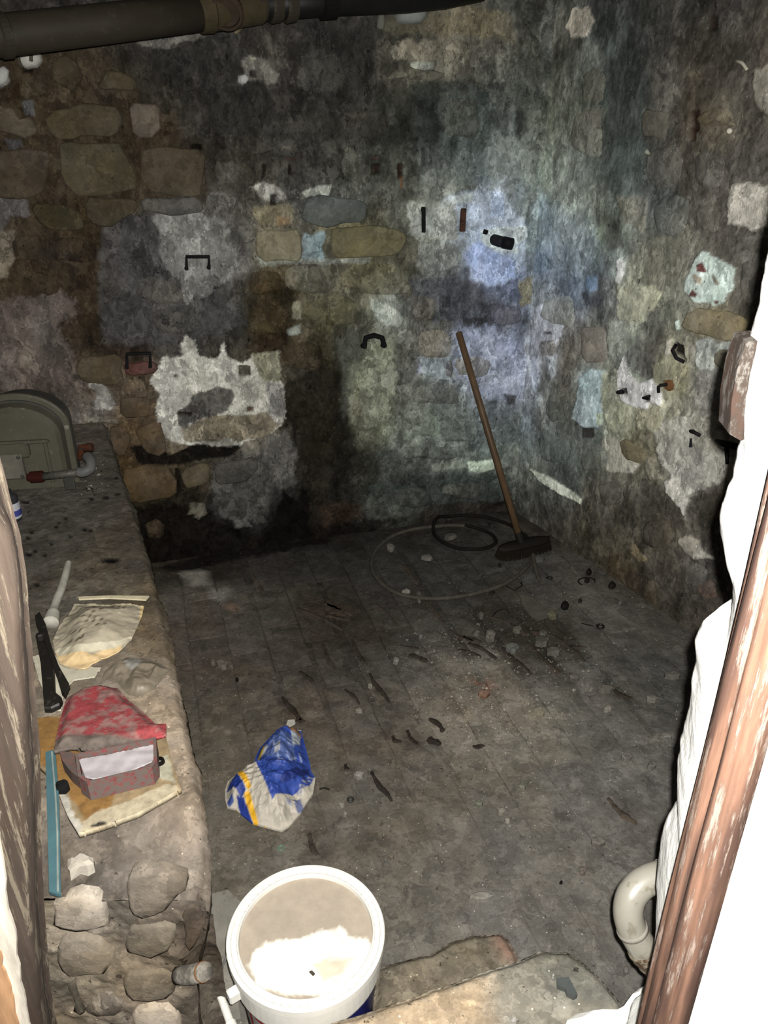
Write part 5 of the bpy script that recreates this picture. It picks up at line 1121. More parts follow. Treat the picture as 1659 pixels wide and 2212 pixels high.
wall_lump('plaster_lump', [(36, 118), (42, 104), (58, 100), (74, 108), (90, 118), (93, 132), (82, 147), (70, 148), (60, 150), (42, 142)], .05, (150, 148, 140), 'white plaster lump with an iron ring under the drain pipe', 'plaster')
m = MB(); m.tube(smooth_curve([BACK.pt(50, 148, .04), BACK.pt(44, 132, .06), BACK.pt(46, 112, .07), BACK.pt(60, 102, .07), BACK.pt(70, 112, .065), BACK.pt(70, 135, .055)], 4), .006, 8)
tag(m.build('iron_ring', metal('grey_ring', (62, 58, 50), BACK.pt(60, 120)), None, True), 'curved iron ring bedded in the white lump at top left', 'ring')
wall_lump('plaster_lump', [(-8, 150), (8, 142), (20, 152), (18, 176), (6, 186), (-8, 184)], .03, (150, 150, 146), 'white plaster lump at the left frame edge below the drain pipe', 'plaster')
wall_lump('plaster_lump', [(516, 164), (530, 160), (538, 170), (530, 182), (518, 180)], .02, (150, 150, 147), 'small bright plaster knob beside the square hole', 'plaster')
wall_lump('plaster_lump', [(535, 124), (552, 122), (556, 130), (540, 133)], .02, (132, 128, 114), 'small buff plaster knob above the square hole', 'plaster')
wall_lump('pipe_clamp', [(853, 32), (858, 48), (880, 54), (905, 52), (918, 38), (920, -4), (888, -6), (884, 16), (872, 28)], .05, (104, 108, 104), 'grey mortared pipe clamp holding the black pipe end', 'clamp')
wall_lump('plaster_lump', [(817, 32), (828, 28), (832, 46), (826, 66), (814, 60)], .012, (84, 84, 76), 'small grey plaster drip under the black pipe', 'plaster')
wall_lump('plaster_lump', [(296, -8), (325, -6), (336, 2), (318, 10), (300, 6)], .02, (110, 112, 112), 'pale plaster lump above the drain pipe', 'plaster')
# right wall fittings
def rmetal(name, c, P, **k): return flat(name, A(c, P, NR), **{**dict(rough=.7), **k})
RI = rmetal('dark_iron_right', (22, 20, 22), RIGHT.pt(1500, 940)); RR = rmetal('rust_disc', (92, 66, 42), RIGHT.pt(1450, 830))
hh = thing('wall_hook', 'rusty disc with a dark hook on the cream plaster of the right wall', 'hook', RIGHT.pt(1447, 833))
m = MB(); m.lathe(RIGHT.pt(1449, 832, -.004), NR, [(.020, 0), (.022, .012), (.014, .016), (.006, .017)], 14); m.build('disc', RR, hh)
m = MB(); m.tube([RIGHT.pt(1446, 830, .01), RIGHT.pt(1440, 830, .03), RIGHT.pt(1435, 834, .03), RIGHT.pt(1434, 846, .026)], .0065, 8); m.build('hook', RI, hh, True)
m = MB(); m.tube([RIGHT.pt(1501, 933, -.01), RIGHT.pt(1503, 929, .025), RIGHT.pt(1512, 932, .026), RIGHT.pt(1521, 939, .02)], .007, 8); tag(m.build('iron_cramp', RI, None, True), 'small black curved iron cramp on the right wall', 'iron fitting')
m = MB(); m.tube([RIGHT.pt(1497, 946, .01), RIGHT.pt(1497, 965, .012)], [.004, .007], 6); tag(m.build('iron_peg', RI), 'thin black iron peg below the curved cramp', 'iron fitting')
tb = thing('iron_anchor', 'black T shaped iron anchor next to the white reveal', 'iron fitting', RIGHT.pt(1580, 965))
m = MB(); m.tube([RIGHT.pt(1557, 950, .02), RIGHT.pt(1575, 955, .03), RIGHT.pt(1604, 962, .03)], [.007, .012, .013], 8); m.build('cross_bar', RI, tb, True)
m = MB(); m.tube([RIGHT.pt(1582, 960, .028), RIGHT.pt(1580, 985, .02), RIGHT.pt(1577, 1000, .014)], [.009, .008, .006], 8); m.build('leg', RI, tb, True)
m = MB(); m.tube([RIGHT.pt(1460, 745, .0), RIGHT.pt(1462, 755, .022), RIGHT.pt(1470, 772, .02), RIGHT.pt(1480, 782, .004)], .007, 8); tag(m.build('iron_hook', RI, None, True), 'dark hook in the black hole high on the right wall', 'hook')
m = MB(); m.tube([RIGHT.pt(1341, 848, -.01), RIGHT.pt(1343, 846, .02), RIGHT.pt(1354, 843, .026)], .008, 8); tag(m.build('iron_peg', RI, None, True), 'black iron peg at the left of the bright white plaster', 'iron fitting')
m = MB(); m.tube([RIGHT.pt(1395, 862, -.01), RIGHT.pt(1398, 858, .02), RIGHT.pt(1412, 854, .02)], .0055, 8); tag(m.build('iron_peg', RI, None, True), 'bent black peg at the right of the bright white plaster', 'iron fitting')
wp = lambda c: flat('white_plug', A(c, RIGHT.pt(1590, 283), NR), rough=.6)
m = MB(); m.tube([RIGHT.pt(1581, 285, .0), RIGHT.pt(1600, 283, .05)], [.005, .008], 10); tag(m.build('wall_plug', wp((176, 174, 160)), None, True), 'white plastic plug sticking out below the pale patch at top right', 'plug')
m = MB(); m.tube(smooth_curve([RIGHT.pt(1590, 131, .0), RIGHT.pt(1610, 134, .03), RIGHT.pt(1624, 138, .04), RIGHT.pt(1634, 152, .04)], 4), .005, 8); tag(m.build('wire_end', wp((150, 146, 132)), None, True), 'short pale bent wire end near the top right corner', 'wire')
m = MB(); m.tube([RIGHT.pt(1406, 336, .0), RIGHT.pt(1414, 326, .04)], [.005, .007], 8); tag(m.build('wall_plug', wp((128, 134, 120)), None, True), 'small grey green plug on the dark stained right wall', 'plug')

# ------------------------------------------------------------------ white bent waste pipe on the right
ep = thing('waste_pipe', 'thick white bent waste pipe curling out beside the door jamb', 'pipe', at_zc(1370, 1960, 1.28))
eA = lambda c: A(c, at_zc(1370, 1960, 1.28), (-.3, -.6, .7))
cen_ = [(1478, 1888, 1.30), (1450, 1890, 1.29), (1420, 1894, 1.28), (1388, 1908, 1.275), (1364, 1936, 1.27), (1357, 1970, 1.27), (1364, 2003, 1.275), (1378, 2030, 1.28), (1392, 2052, 1.285)]
m = MB(); m.tube(smooth_curve([at_zc(*c) for c in cen_], 6), .0245, 24); m.build('bend', flat('white_pvc_dirty', eA((214, 208, 192)), rough=.35, spec=.5, var=.06, dust=eA((188, 180, 160)), dustamt=.3, scale=18), ep, True)
def ring(pa, pb, r0, name, mat, parent):
    m = MB(); a_, c_ = at_zc(*pa), at_zc(*pb); m.tube([a_, a_ + (c_ - a_) * .1, a_ + (c_ - a_) * .9, c_], [r0 - .003, r0, r0, r0 - .003], 24); m.build(name, mat, parent, True)
ring((1434, 1892, 1.283), (1428, 1893, 1.282), .0268, 'joint_ring', flat('white_ring', eA((200, 194, 178))), ep)
ring((1364, 2003, 1.275), (1368, 2012, 1.277), .0262, 'joint_ring', flat('white_ring_low', eA((206, 200, 186))), ep)
m = MB(); m.tube(smooth_curve([at_zc(*c) for c in [(1388, 2046, 1.285), (1394, 2058, 1.287), (1402, 2072, 1.29), (1416, 2092, 1.295), (1432, 2112, 1.30)]], 3), [.0255, .0275, .027, .0255, .026, .024, .0225, .023, .021, .019, .018, .017, .016], 16)
m.build('torn_end', flat('torn_tape', eA((196, 184, 160)), dust=eA((110, 84, 62)), dustamt=.5, scale=35, rough=.6, bump=.8), ep)

# ------------------------------------------------------------------ foreground stone slabs
def slab_thing(name, pts, z, th, rgb, label, cols_extra=None, seed=0):
    top = np.array([on_z(x, y, z) for x, y in pts]); c = top.mean(0)
    P2 = top[:, :2]; base = A(rgb, c, (0, 0, 1))
    o = sheet(name, pts, lambda x, y, s_: z - .018 * (1 - sstep(s_ / .02)) + fbm(np.stack([x, y, x * 0 + seed], 1), 9, 4) * .022 + fbm(np.stack([x, y, x * 0 + seed], 1), 60, 4, .7) * .006, pcol(base, cols_extra or [], z, .03, .03, .3), LEDGEM, thick=th, plane_z=z, step=.006)
    return tag(o, label, 'stone slab')
c1_ = on_z(1000, 2080, .17); cB = on_z(1050, 2160, .33)
slab_thing('stone_slab', [(800, 2210), (815, 2082), (850, 2070), (928, 2050), (987, 2020), (1018, 2013), (1085, 2009), (1101, 2026), (1120, 2062), (1140, 2130), (1000, 2210)], .17, .165, (136, 124, 104), 'lower stone step slab with a reddish brick corner behind the front slab', [(A((150, 108, 82), c1_), [(1050, 2011), (1086, 2009), (1122, 2064), (1100, 2080), (1076, 2062)]), (A((126, 116, 96), c1_), [(940, 2045), (1050, 2020), (1070, 2060), (960, 2090)])], 2)
slab_thing('stone_slab', [(640, 2330), (664, 2222), (700, 2203), (738, 2190), (790, 2174), (834, 2161), (880, 2146), (928, 2124), (983, 2111), (1054, 2085), (1120, 2064), (1150, 2050), (1172, 2042), (1226, 2043), (1261, 2064), (1289, 2089), (1320, 2128), (1352, 2168), (1400, 2210), (1440, 2330)], .33, .325, (186, 176, 154), 'big pale stone threshold slab at the bottom of the view', [(A((220, 190, 150), cB), [(660, 2330), (660, 2210), (830, 2168), (930, 2130), (1060, 2110), (1080, 2330)]), (A((150, 146, 130), cB), [(1130, 2060), (1230, 2046), (1320, 2130), (1360, 2180), (1200, 2160)])], 5)
q = [on_z(x, y, .338) for x, y in ((1203, 2112), (1229, 2110), (1236, 2124), (1248, 2148), (1240, 2153), (1226, 2146), (1221, 2134), (1204, 2128))]
m = MB(); m.prism([p - np.array((0, 0, .012)) for p in q], q); tag(m.build('plastic_shard', flat_mat('grey_shard', (92, 96, 94), q[0], rough=.4, spec=.5)), 'small curved grey shard lying on the front stone slab', 'shard')
q = [on_z(x, y, .36) for x, y in ((1208, 2240), (1216, 2214), (1242, 2196), (1273, 2191), (1308, 2203), (1352, 2190), (1358, 2166), (1380, 2144), (1405, 2126), (1440, 2100), (1470, 2180), (1440, 2290), (1300, 2330))]
blob_poly('plaster_foot', q, .02, PLASTER, wf, jit=.003, cols=np.tile((.62, .60, .55), (40, 1)), base=.05)
for (x, y, r_, lab) in [(1110, 2204, 7, 'white plaster chip at the very bottom of the front stone slab'), (1195, 2108, 3, 'tiny white chip beside the curved grey shard')]:
    q = [on_z(x + r_ * math.cos(a_), y + r_ * .8 * math.sin(a_), .335) for a_ in np.linspace(0, 6.28, 8)[:-1]]
    tag(blob_poly('plaster_chip', q, .004, PLASTER, jit=.0006, cols=np.tile((.3, .28, .25), (22, 1)), base=.006), lab, 'plaster chip')

# ------------------------------------------------------------------ bucket
BC = at_zc(661, 2012, 1.51); BX, BY, BT = BC
bkt = thing('paint_bucket', 'white plastic paint bucket with dusty lid and lowered wire handle', 'bucket', (BX, BY, 0))
bA = lambda c: A(c, BC, (0, 0, 1)); ctr = np.array((BX, BY, 0)); UZ = (0, 0, 1)
wht = flat('white_bucket', (.60, .58, .53), rough=.5, spec=.2, var=.06)
m = MB(); m.lathe(ctr, UZ, [(.118, .0), (.122, .004), (.138, BT - .09), (.1385, BT - .03), (.12, BT - .032)], 64); m.build('body', wht, bkt, True)
m = MB(); m.lathe(ctr, UZ, [(.138, BT - .074), (.148, BT - .076), (.1495, BT - .070), (.151, BT - .022), (.14, BT - .02)], 64); m.build('collar', wht, bkt, False)
lm = MB(); lm.lathe(ctr, UZ, [(.139, BT - .020), (.1525, BT - .022), (.1550, BT - .018), (.1550, BT - .002), (.153, BT), (.147, BT), (.1455, BT - .002), (.1450, BT - .004), (.1355, BT - .004), (.1345, BT - .001), (.1325, BT), (.1310, BT - .002), (.1300, BT - .014), (.10, BT - .015)], 96)
lid = lm.build('lid', wht, bkt, False)
# dusty lid panel
nr_, na_ = 60, 120; rr = np.linspace(0, .1305, nr_); aa = np.linspace(0, 2 * math.pi, na_ + 1)[:-1]
RR_, AA_ = np.meshgrid(rr, aa, indexing='ij'); lx, ly = BX + RR_ * np.cos(AA_), BY + RR_ * np.sin(AA_)
V = np.stack([lx.ravel(), ly.ravel(), np.full(lx.size, BT - .012)], 1); n1 = fbm(V, 20, 5, .65); V[:, 2] += n1 * .0012
wl = [on_z(x, y, BT - .012)[:2] for x, y in ((545, 2075), (570, 2038), (590, 2040), (612, 2030), (660, 2030), (690, 2012), (735, 2005), (752, 2022), (790, 2032), (800, 2050), (790, 2085), (750, 2125), (700, 2150), (620, 2150), (560, 2125), (530, 2090))]
wl = [w_ for w_ in wl]
n2 = fbm(V + 2, 45, 5, .7); sdw = sdpoly(V[:, 0], V[:, 1], wl) + n1 * .014 + n2 * .022 + .002; w_ = sstep(.5 + sdw / .010)[:, None]
tan = bA((208, 192, 172)); tan2 = bA((200, 184, 162)); col = tan * (1 + n1[:, None] * .35) * (1 - w_) + np.array((.66, .63, .55)) * (1 + n2[:, None] * .7) * w_
yl = [on_z(x, y, BT - .012)[:2] for x, y in ((680, 2085), (720, 2062), (765, 2068), (740, 2105), (700, 2125))]; wy = (sstep(.5 + (sdpoly(V[:, 0], V[:, 1], yl) + n2 * .05) / .02) * .6)[:, None]; col = col * (1 - wy) + bA((222, 200, 160)) * wy
mesh('lid_panel', V, gridfaces(nr_, na_, wrap_j=True), vcol_mat('dusty_lid', rough=.7, var=.12, scale=35), lid, cols=np.clip(col, .02, .85), smooth=True)
m = MB()
for k in range(56):
    a_ = 2 * math.pi * k / 56
    if random.random() < .3 and math.sin(a_) < .2: continue
    Rz = np.array(((math.cos(a_), -math.sin(a_), 0), (math.sin(a_), math.cos(a_), 0), (0, 0, 1))); m.box(ctr + Rz @ np.array((.140, 0, BT - .0035)), (.0085, .0045, .004), Rz)
tag(m.build('rim_ribs', wht, lid), kind='stuff')
m = MB(); q = [on_z(x, y, BT - .005) for x, y in ((668, 2098), (674, 2096), (680, 2102), (676, 2106))]; m.prism([p - np.array((0, 0, .004)) for p in q], q); m.build('dark_chip', flat('dark_chip', (.05, .04, .03)), lid)
def band(name, a0_, a1_, z0, z1, mat, parent, dr=.001):
    n_ = 24; V = []; 
    for k in range(n_ + 1):
        an = a0_ + (a1_ - a0_) * k / n_
        for z in (z0, z1): r_ = .118 + (.138 - .118) * z / (BT - .09) + dr; V.append((BX + r_ * math.cos(an), BY + r_ * math.sin(an), z))
    for k in range(n_ + 1):
        an = a0_ + (a1_ - a0_) * k / n_
        for z in (z0, z1): r_ = .118 + (.138 - .118) * z / (BT - .09) - .001; V.append((BX + r_ * math.cos(an), BY + r_ * math.sin(an), z))
    F = [[2 * k, 2 * k + 2, 2 * k + 3, 2 * k + 1] for k in range(n_)]; return mesh(name, V, F, mat, parent, smooth=True)
lb = band('label', math.radians(175), math.radians(385), .05, BT - .083, flat('label_white', bA((214, 206, 200)), rough=.35), bkt)
band('blue_panel', math.radians(268), math.radians(352), .07, BT - .087, flat('label_blue', bA((52, 56, 128)), rough=.35), lb, .0018)
band('red_panel', math.radians(355), math.radians(372), .07, BT - .090, flat('label_red', bA((190, 52, 52)), rough=.35), lb, .0018)
redm = flat('label_letter_red', bA((200, 60, 56)), rough=.35)
for a0_, a1_, z0, z1 in ((205, 208, .13, BT - .092), (205, 224, BT - .104, BT - .092), (221, 224, .13, BT - .092), (229, 246, BT - .104, BT - .092), (236, 239, .13, BT - .092), (251, 254, .13, BT - .092)): band('letter', math.radians(a0_), math.radians(a1_), z0, z1, redm, lb, .0022)
ear = at_zc(505, 2120, 1.44); ea = math.atan2(ear[1] - BY, ear[0] - BX)
E1 = ctr + np.array((math.cos(ea) * .150, math.sin(ea) * .150, BT - .055)); dE = np.array((math.cos(ea), math.sin(ea), 0))
m = MB(); m.box(E1 + dE * .008, (.024, .020, .026), np.stack([dE, np.cross((0, 0, 1), dE), (0, 0, 1)], 1), .003); m.build('ear', wht, bkt)
h1 = at_zc(492, 2062, 1.50); h2 = at_zc(474, 2128, 1.45)
m = MB(); m.tube(smooth_curve([ctr + np.array((-.150, .03, BT - .05)), h1, at_zc(480, 2090, 1.47), h2, at_zc(472, 2140, 1.44)], 5), .0022, 8); hd = m.build('wire_handle', flat('steel_wire', bA((132, 132, 130)), rough=.4), bkt, True)
m = MB(); g1, g2 = at_zc(470, 2134, 1.44), at_zc(502, 2222, 1.36); dg = (g2 - g1); dl_ = np.linalg.norm(dg)
m.lathe(g1, dg, [(.006, 0), (.0095, .001), (.0095, .007), (.0070, .010), (.0068, dl_ * .45), (.0072, dl_ * .46), (.0072, dl_ * .85), (.0098, dl_ * .88), (.0098, dl_)], 16); m.build('grip', wht, hd, False)
m = MB(); m.tube(smooth_curve([g2, at_zc(530, 2290, 1.31), at_zc(600, 2330, 1.27), E1 + np.array((.10, -.03, -.06))], 5), .0022, 8); m.build('wire_handle', flat('steel_wire_low', bA((132, 132, 130)), rough=.4), bkt, True)
# grey sheet leaning low between ledge and bucket
m = MB(); top = [on_z(x, y, .012) for x, y in ((450, 1932), (492, 1922), (522, 1950), (516, 2010), (500, 2080), (520, 2200), (470, 2215), (456, 2120), (450, 2020))]; m.prism([p - np.array((0, 0, .010)) for p in top], top)
o = m.build('cement_sheet', flat_mat('grey_sheet', (138, 134, 124), top[2], dust=A((116, 110, 98), top[2]), dustamt=.35, scale=14, rough=.8)); tag(o, 'flat grey sheet on the floor between ledge and bucket', 'sheet')

# ------------------------------------------------------------------ crumpled cement sack
KZ = .022; kP = on_z(590, 1690, KZ); kA = lambda c: A(c, kP)
sack = [(600, 1577), (612, 1570), (650, 1572), (660, 1610), (668, 1640), (672, 1662), (681, 1675), (676, 1708), (662, 1728), (648, 1752), (625, 1778), (608, 1789), (580, 1782), (545, 1772), (525, 1756), (508, 1742), (490, 1738), (486, 1722), (486, 1700), (492, 1682), (515, 1664), (532, 1652), (548, 1646), (552, 1630), (560, 1612), (580, 1590)]
kr = [(kA((186, 178, 164)), [(480, 1690), (530, 1650), (560, 1655), (600, 1720), (680, 1660), (690, 1720), (600, 1800), (500, 1760)]),
      (kA((48, 72, 150)), [(590, 1556), (625, 1562), (664, 1556), (680, 1600), (686, 1640), (668, 1680), (655, 1692), (622, 1714), (588, 1736), (575, 1708), (562, 1678), (552, 1654), (530, 1644), (545, 1606), (570, 1580)]),
      (kA((30, 46, 112)), [(666, 1640), (668, 1655), (640, 1688), (602, 1706), (620, 1680), (645, 1660)]), (kA((78, 96, 150)), [(585, 1600), (630, 1590), (640, 1640), (600, 1650), (570, 1640)]),
      (kA((160, 166, 172)), [(628, 1576), (648, 1574), (646, 1600), (632, 1610)]), (kA((150, 152, 158)), [(596, 1622), (606, 1618), (606, 1636), (592, 1642)]), (kA((150, 152, 158)), [(560, 1625), (575, 1610), (580, 1618), (566, 1636)]),
      (kA((34, 54, 128)), [(486, 1690), (512, 1668), (522, 1690), (532, 1708), (520, 1716), (504, 1700)]), (kA((34, 54, 132)), [(510, 1712), (526, 1716), (540, 1745), (548, 1766), (534, 1752), (518, 1740)]),
      (kA((226, 172, 42)), [(510, 1666), (520, 1660), (532, 1682), (544, 1706), (536, 1710), (526, 1694)]), (kA((226, 172, 42)), [(526, 1712), (538, 1709), (548, 1735), (556, 1756), (550, 1768), (540, 1745)]),
      (kA((214, 186, 80)), [(556, 1622), (570, 1608), (572, 1616), (558, 1638)]), (kA((220, 170, 50)), [(545, 1632), (556, 1630), (556, 1646), (546, 1642)]), (kA((214, 168, 52)), [(488, 1732), (508, 1728), (516, 1740), (492, 1740)]), (kA((220, 176, 70)), [(558, 1766), (572, 1762), (570, 1772), (560, 1772)]),
      (kA((150, 112, 86)), [(598, 1572), (612, 1566), (648, 1564), (650, 1574), (625, 1580), (602, 1578)]),
      (kA((112, 118, 152)), [(632, 1716), (646, 1708), (656, 1726), (643, 1736)]), (kA((140, 140, 156)), [(618, 1724), (628, 1720), (630, 1728), (620, 1730)]), (kA((60, 80, 140)), [(488, 1712), (500, 1706), (504, 1716), (492, 1722)])]
for pl in ([(598, 1640), (602, 1640), (606, 1656), (602, 1657)], [(603, 1654), (614, 1650), (615, 1653), (604, 1657)], [(618, 1634), (621, 1633), (629, 1648), (626, 1650)], [(637, 1630), (640, 1631), (630, 1650), (627, 1649)], [(620, 1604), (634, 1600), (635, 1603), (621, 1607)], [(622, 1612), (636, 1608), (637, 1611), (623, 1615)], [(644, 1618), (647, 1617), (652, 1634), (649, 1636)], [(588, 1612), (592, 1610), (598, 1630), (594, 1632)]): kr.append((kA((136, 148, 186)), pl))
for k in range(5): kr.append((kA((140, 142, 160)), [(640 + k * 6, 1702 - k * 9), (652 + k * 6, 1696 - k * 9), (653 + k * 6, 1698 - k * 9), (641 + k * 6, 1704 - k * 9)]))
def kz(x, y, s_):
    P3 = np.stack([x, y, x * 0], 1)
    cr = crump(x, y, 4, .030, 9) + crump(x + 3, y, 1, .014, 24)
    return .012 + .062 * sstep(s_ / .09) * (1 + .25 * fbm(P3, 7, 2) * 2) + cr * sstep(s_ / .03)
ck = thing('cement_sack', 'crumpled blue, white and yellow cement sack lying on the floor', 'sack', on_z(590, 1690, 0))
kf = pcol(kA((188, 180, 166)), kr, .052, .0022, .0012, .10)
sk = sheet('paper', sack, kz, kf, vcol_mat('sack_paper', rough=.55, var=.18, scale=50, spec=.35, bump=.4), ck, step=.0028, thick=.006, plane_z=KZ)
sk.data.polygons.foreach_set('use_smooth', np.zeros(len(sk.data.polygons), bool))
q = [on_z(x, y, .05) for x, y in ((618, 1566), (622, 1555), (636, 1554), (638, 1562), (628, 1568), (618, 1568))]; m = MB(); m.prism([p - np.array((0, 0, .004)) for p in q], q); m.build('torn_corner', flat('torn_white', kA((190, 188, 176))), ck)
tcol = kA((176, 184, 206)); m = MB()
def sglyph(strokes, ox, oy, sc, sk_=0, rot=0):
    for (x0, y0, x1, y1) in strokes:
        def tr(x, y): x, y = x * sc, y * sc; return (ox + x * math.cos(rot) - y * math.sin(rot), oy + x * math.sin(rot) + y * math.cos(rot))
        a_, c_ = on_z(*tr(x0, y0), KZ), on_z(*tr(x1, y1), KZ); 
        a_[2] = float(kz(np.array([a_[0]]), np.array([a_[1]]), np.array([.06]))[0]) + .001; c_[2] = float(kz(np.array([c_[0]]), np.array([c_[1]]), np.array([.06]))[0]) + .001
        m.tube([a_, c_], .0011, 4)
# ------------------------------------------------------------------ broom
hb = on_plane(1122, 1160, (0, 3.42, 0), (0, 1, 0)); b0_ = on_z(1076, 1190, .045); b1_ = on_z(1186, 1165, .045); bcn = (b0_ + b1_) / 2
br = thing('push_broom', 'push broom with long brown handle leaning in the far corner', 'broom', (bcn[0], bcn[1], 0))
brA = lambda c: A(c, BACK.pt(1040, 900), NB); ax = (b1_ - b0_); bl = np.linalg.norm(ax); ax /= bl; sd_ = np.cross((0, 0, 1), ax); sd_ /= np.linalg.norm(sd_)
top_ = BACK.pt(985, 714, .030); base_ = bcn + np.array((0, 0, .03)); base_ = on_plane(1124, 1168, bcn, (0, 1, 0)); base_[2] = max(base_[2], .07)
m = MB(); m.tube([base_ + (top_ - base_) * .03, base_ + (top_ - base_) * .5, top_ - (top_ - base_) * .005, top_], [.016, .0155, .015, .011], 16)
m.build('handle', flat('varnished_brown_handle', brA((86, 68, 50)) * .55, rough=.45, spec=.2, var=.3, stretch=(1, 1, .2), scale=30), br, True)
dk = flat('black_broom', A((24, 21, 17), bcn) * .7, rough=.7, spec=.12)
dh = (top_ - base_) / np.linalg.norm(top_ - base_)
m = MB(); m.lathe(base_ - dh * .035, dh, [(.013, 0), (.019, .005), (.018, .04), (.015, .09), (.0135, .092)], 16); m.build('socket', dk, br, True)
m = MB(); n_ = 18; V = []
for k in range(n_ + 1):
    t = k / n_ * 2 - 1; hw = .038 * math.sqrt(max(.02, 1 - abs(t) ** 3.2)); c_ = bcn + ax * bl / 2 * t + np.array((0, 0, .004 * (1 - t * t)))
    V += [c_ - sd_ * hw + np.array((0, 0, -.006)), c_ - sd_ * hw * .9 + np.array((0, 0, .012)), c_ + np.array((0, 0, .020)), c_ + sd_ * hw * .9 + np.array((0, 0, .012)), c_ + sd_ * hw + np.array((0, 0, -.006)), c_ + np.array((0, 0, -.008))]
mesh('head', V, gridfaces(n_ + 1, 6, wrap_j=True), dk, br, smooth=True)
m = MB()
for k in range(46):
    for r_ in range(7):
        t = (k + .5) / 46 * 2 - 1; hw = .040 * math.sqrt(max(.02, 1 - abs(t) ** 3.2)); v = (r_ / 6 * 2 - 1)
        p = bcn + ax * bl / 2 * t + sd_ * hw * v * .9; e = p + sd_ * v * .012 + ax * (t * .006 + random.uniform(-.003, .003)) + sd_ * random.uniform(-.003, .003)
        m.tube([p, np.array((e[0], e[1], .002 + random.uniform(0, .004)))], [.0034, .0022], 4)
tag(m.build('bristles', flat('dark_bristles', A((28, 25, 20), bcn) * .7, rough=.9, spec=.05), br), kind='stuff')

# ------------------------------------------------------------------ hoses on the floor
def fz(pts, z=.012): return [on_z(x, y, z) for x, y in pts]
Z3 = lambda x, y: (780 + x / 2.676, 1080 + y / 2.676)
gh = [Z3(*p) for p in [(972, 372), (940, 405), (880, 455), (800, 498), (700, 530), (600, 553), (500, 566), (400, 570), (300, 562), (210, 540), (140, 500), (90, 450), (64, 400), (62, 350), (85, 290), (135, 240), (200, 200), (290, 172), (380, 158), (440, 152), (520, 146), (600, 150), (680, 160)]]
m = MB(); m.tube(smooth_curve(fz(gh), 5), .0092, 10); tag(m.build('garden_hose', flat_mat('grey_hose', (54, 52, 46), on_z(850, 1250), g=.95, rough=.8, spec=.08, dust=A((66, 63, 56), on_z(850, 1250), None, .95), dustamt=.3), None, True), 'grey hose lying in a big open loop on the far floor', 'hose')
bh = [Z3(*p) for p in [(600, 165), (690, 172), (750, 198), (780, 235), (765, 262), (710, 282), (640, 288), (560, 280), (490, 255), (440, 222), (418, 185), (422, 150), (450, 118), (510, 98), (600, 90), (700, 98), (790, 120), (870, 152), (925, 190), (985, 240)]]
hz_ = [.012] * 12 + [.016] * 8
m = MB(); m.tube(smooth_curve([on_z(x, y, .010 + .014 * (i > 9) * 0 + .002) + np.array((0, 0, .020 if i in (11, 12) or i == 0 else .002)) for i, (x, y) in enumerate(bh)], 5), .0088, 10); tag(m.build('garden_hose', flat_mat('black_hose', (24, 23, 20), on_z(1000, 1170), g=.55, rough=.75, spec=.08), None, True), 'thin black hose coiled in a smaller ring near the broom', 'hose')
m = MB(); m.tube(smooth_curve(fz([Z3(992, 305), Z3(1000, 360), Z3(1012, 410), Z3(1028, 455), Z3(1045, 480)], .010), 4), [.010] * 13 + [.008] * 4, 10); tag(m.build('hose_piece', flat_mat('grey_hose_end', (58, 55, 49), on_z(1160, 1230), rough=.6)), 'short cut piece of grey hose in front of the broom head', 'hose')
wmat = flat_mat('black_wire', (20, 18, 16), on_z(1110, 1265), rough=.6)
def wire(pts, r_, label, name='wire', cat='wire', z=.006, mat=wmat, n=4, group=None):
    m = MB(); m.tube(smooth_curve(fz(pts, z), n) if n > 1 else fz(pts, z), r_, 6); return tag(m.build(name, mat, None, True), label, cat, group)
wire([Z3(838, 478), Z3(836, 495), Z3(885, 522), Z3(932, 494), Z3(926, 478)], .0030, 'bent black wire staple beside the end of the grey hose', n=1)
wire([Z3(672, 145), Z3(715, 155), Z3(744, 152), Z3(735, 132), Z3(718, 124)], .0026, 'small bent black wire inside the black hose ring')
wire([Z3(1070, 452), Z3(1085, 444), Z3(1102, 446), Z3(1104, 455), Z3(1090, 458), Z3(1075, 452)], .0028, 'small grey metal loop right of the hose piece', cat='metal loop', name='metal_loop')
wire([Z3(1352, 475), Z3(1345, 458), Z3(1310, 448), Z3(1270, 455), Z3(1255, 470), Z3(1268, 486), Z3(1280, 490)], .0032, 'open black metal ring on the floor near the right wall', cat='ring', name='metal_ring')
wire([Z3(490, 130), Z3(500, 122), Z3(520, 124), Z3(522, 132), Z3(508, 138), Z3(492, 134), Z3(490, 130)], .0026, 'tiny grey washer behind the black hose ring', cat='washer', name='washer')
wire([Z3(760, 670), Z3(790, 640), Z3(830, 632), Z3(860, 650)], .0024, 'thin curved black wire on the rubbly part of the floor')
wire([Z3(1275, 712), Z3(1310, 722), Z3(1345, 728)], .0030, 'straight dark nail beside the small black ring', name='nail', cat='nail')
wire([(690, 1705), (700, 1702), (712, 1706)], .0022, 'thin dark wire bit between sack and washer')
def ring_thing(px, py, R, r_, rgb, label, name='washer', cat='washer'):
    c_ = on_z(px, py, r_ + .001); m = MB(); m.tube([c_ + np.array((R * math.cos(a_), R * math.sin(a_), 0)) for a_ in np.linspace(0, 2 * math.pi, 21)], r_, 8, cap=False)
    return tag(m.build(name, flat_mat(name + '_mat', rgb, c_, rough=.45, spec=.4), None, True), label, cat)
ring_thing(757, 1727, .0085, .0028, (46, 46, 44), 'small black rubber ring on the floor right of the sack')
ring_thing(607, 1832, .008, .0022, (96, 124, 104), 'tiny green plastic ring on the floor above the bucket')
ring_thing(1297, 1353, .013, .0045, (20, 18, 16), 'small black ring on the floor near the right wall')
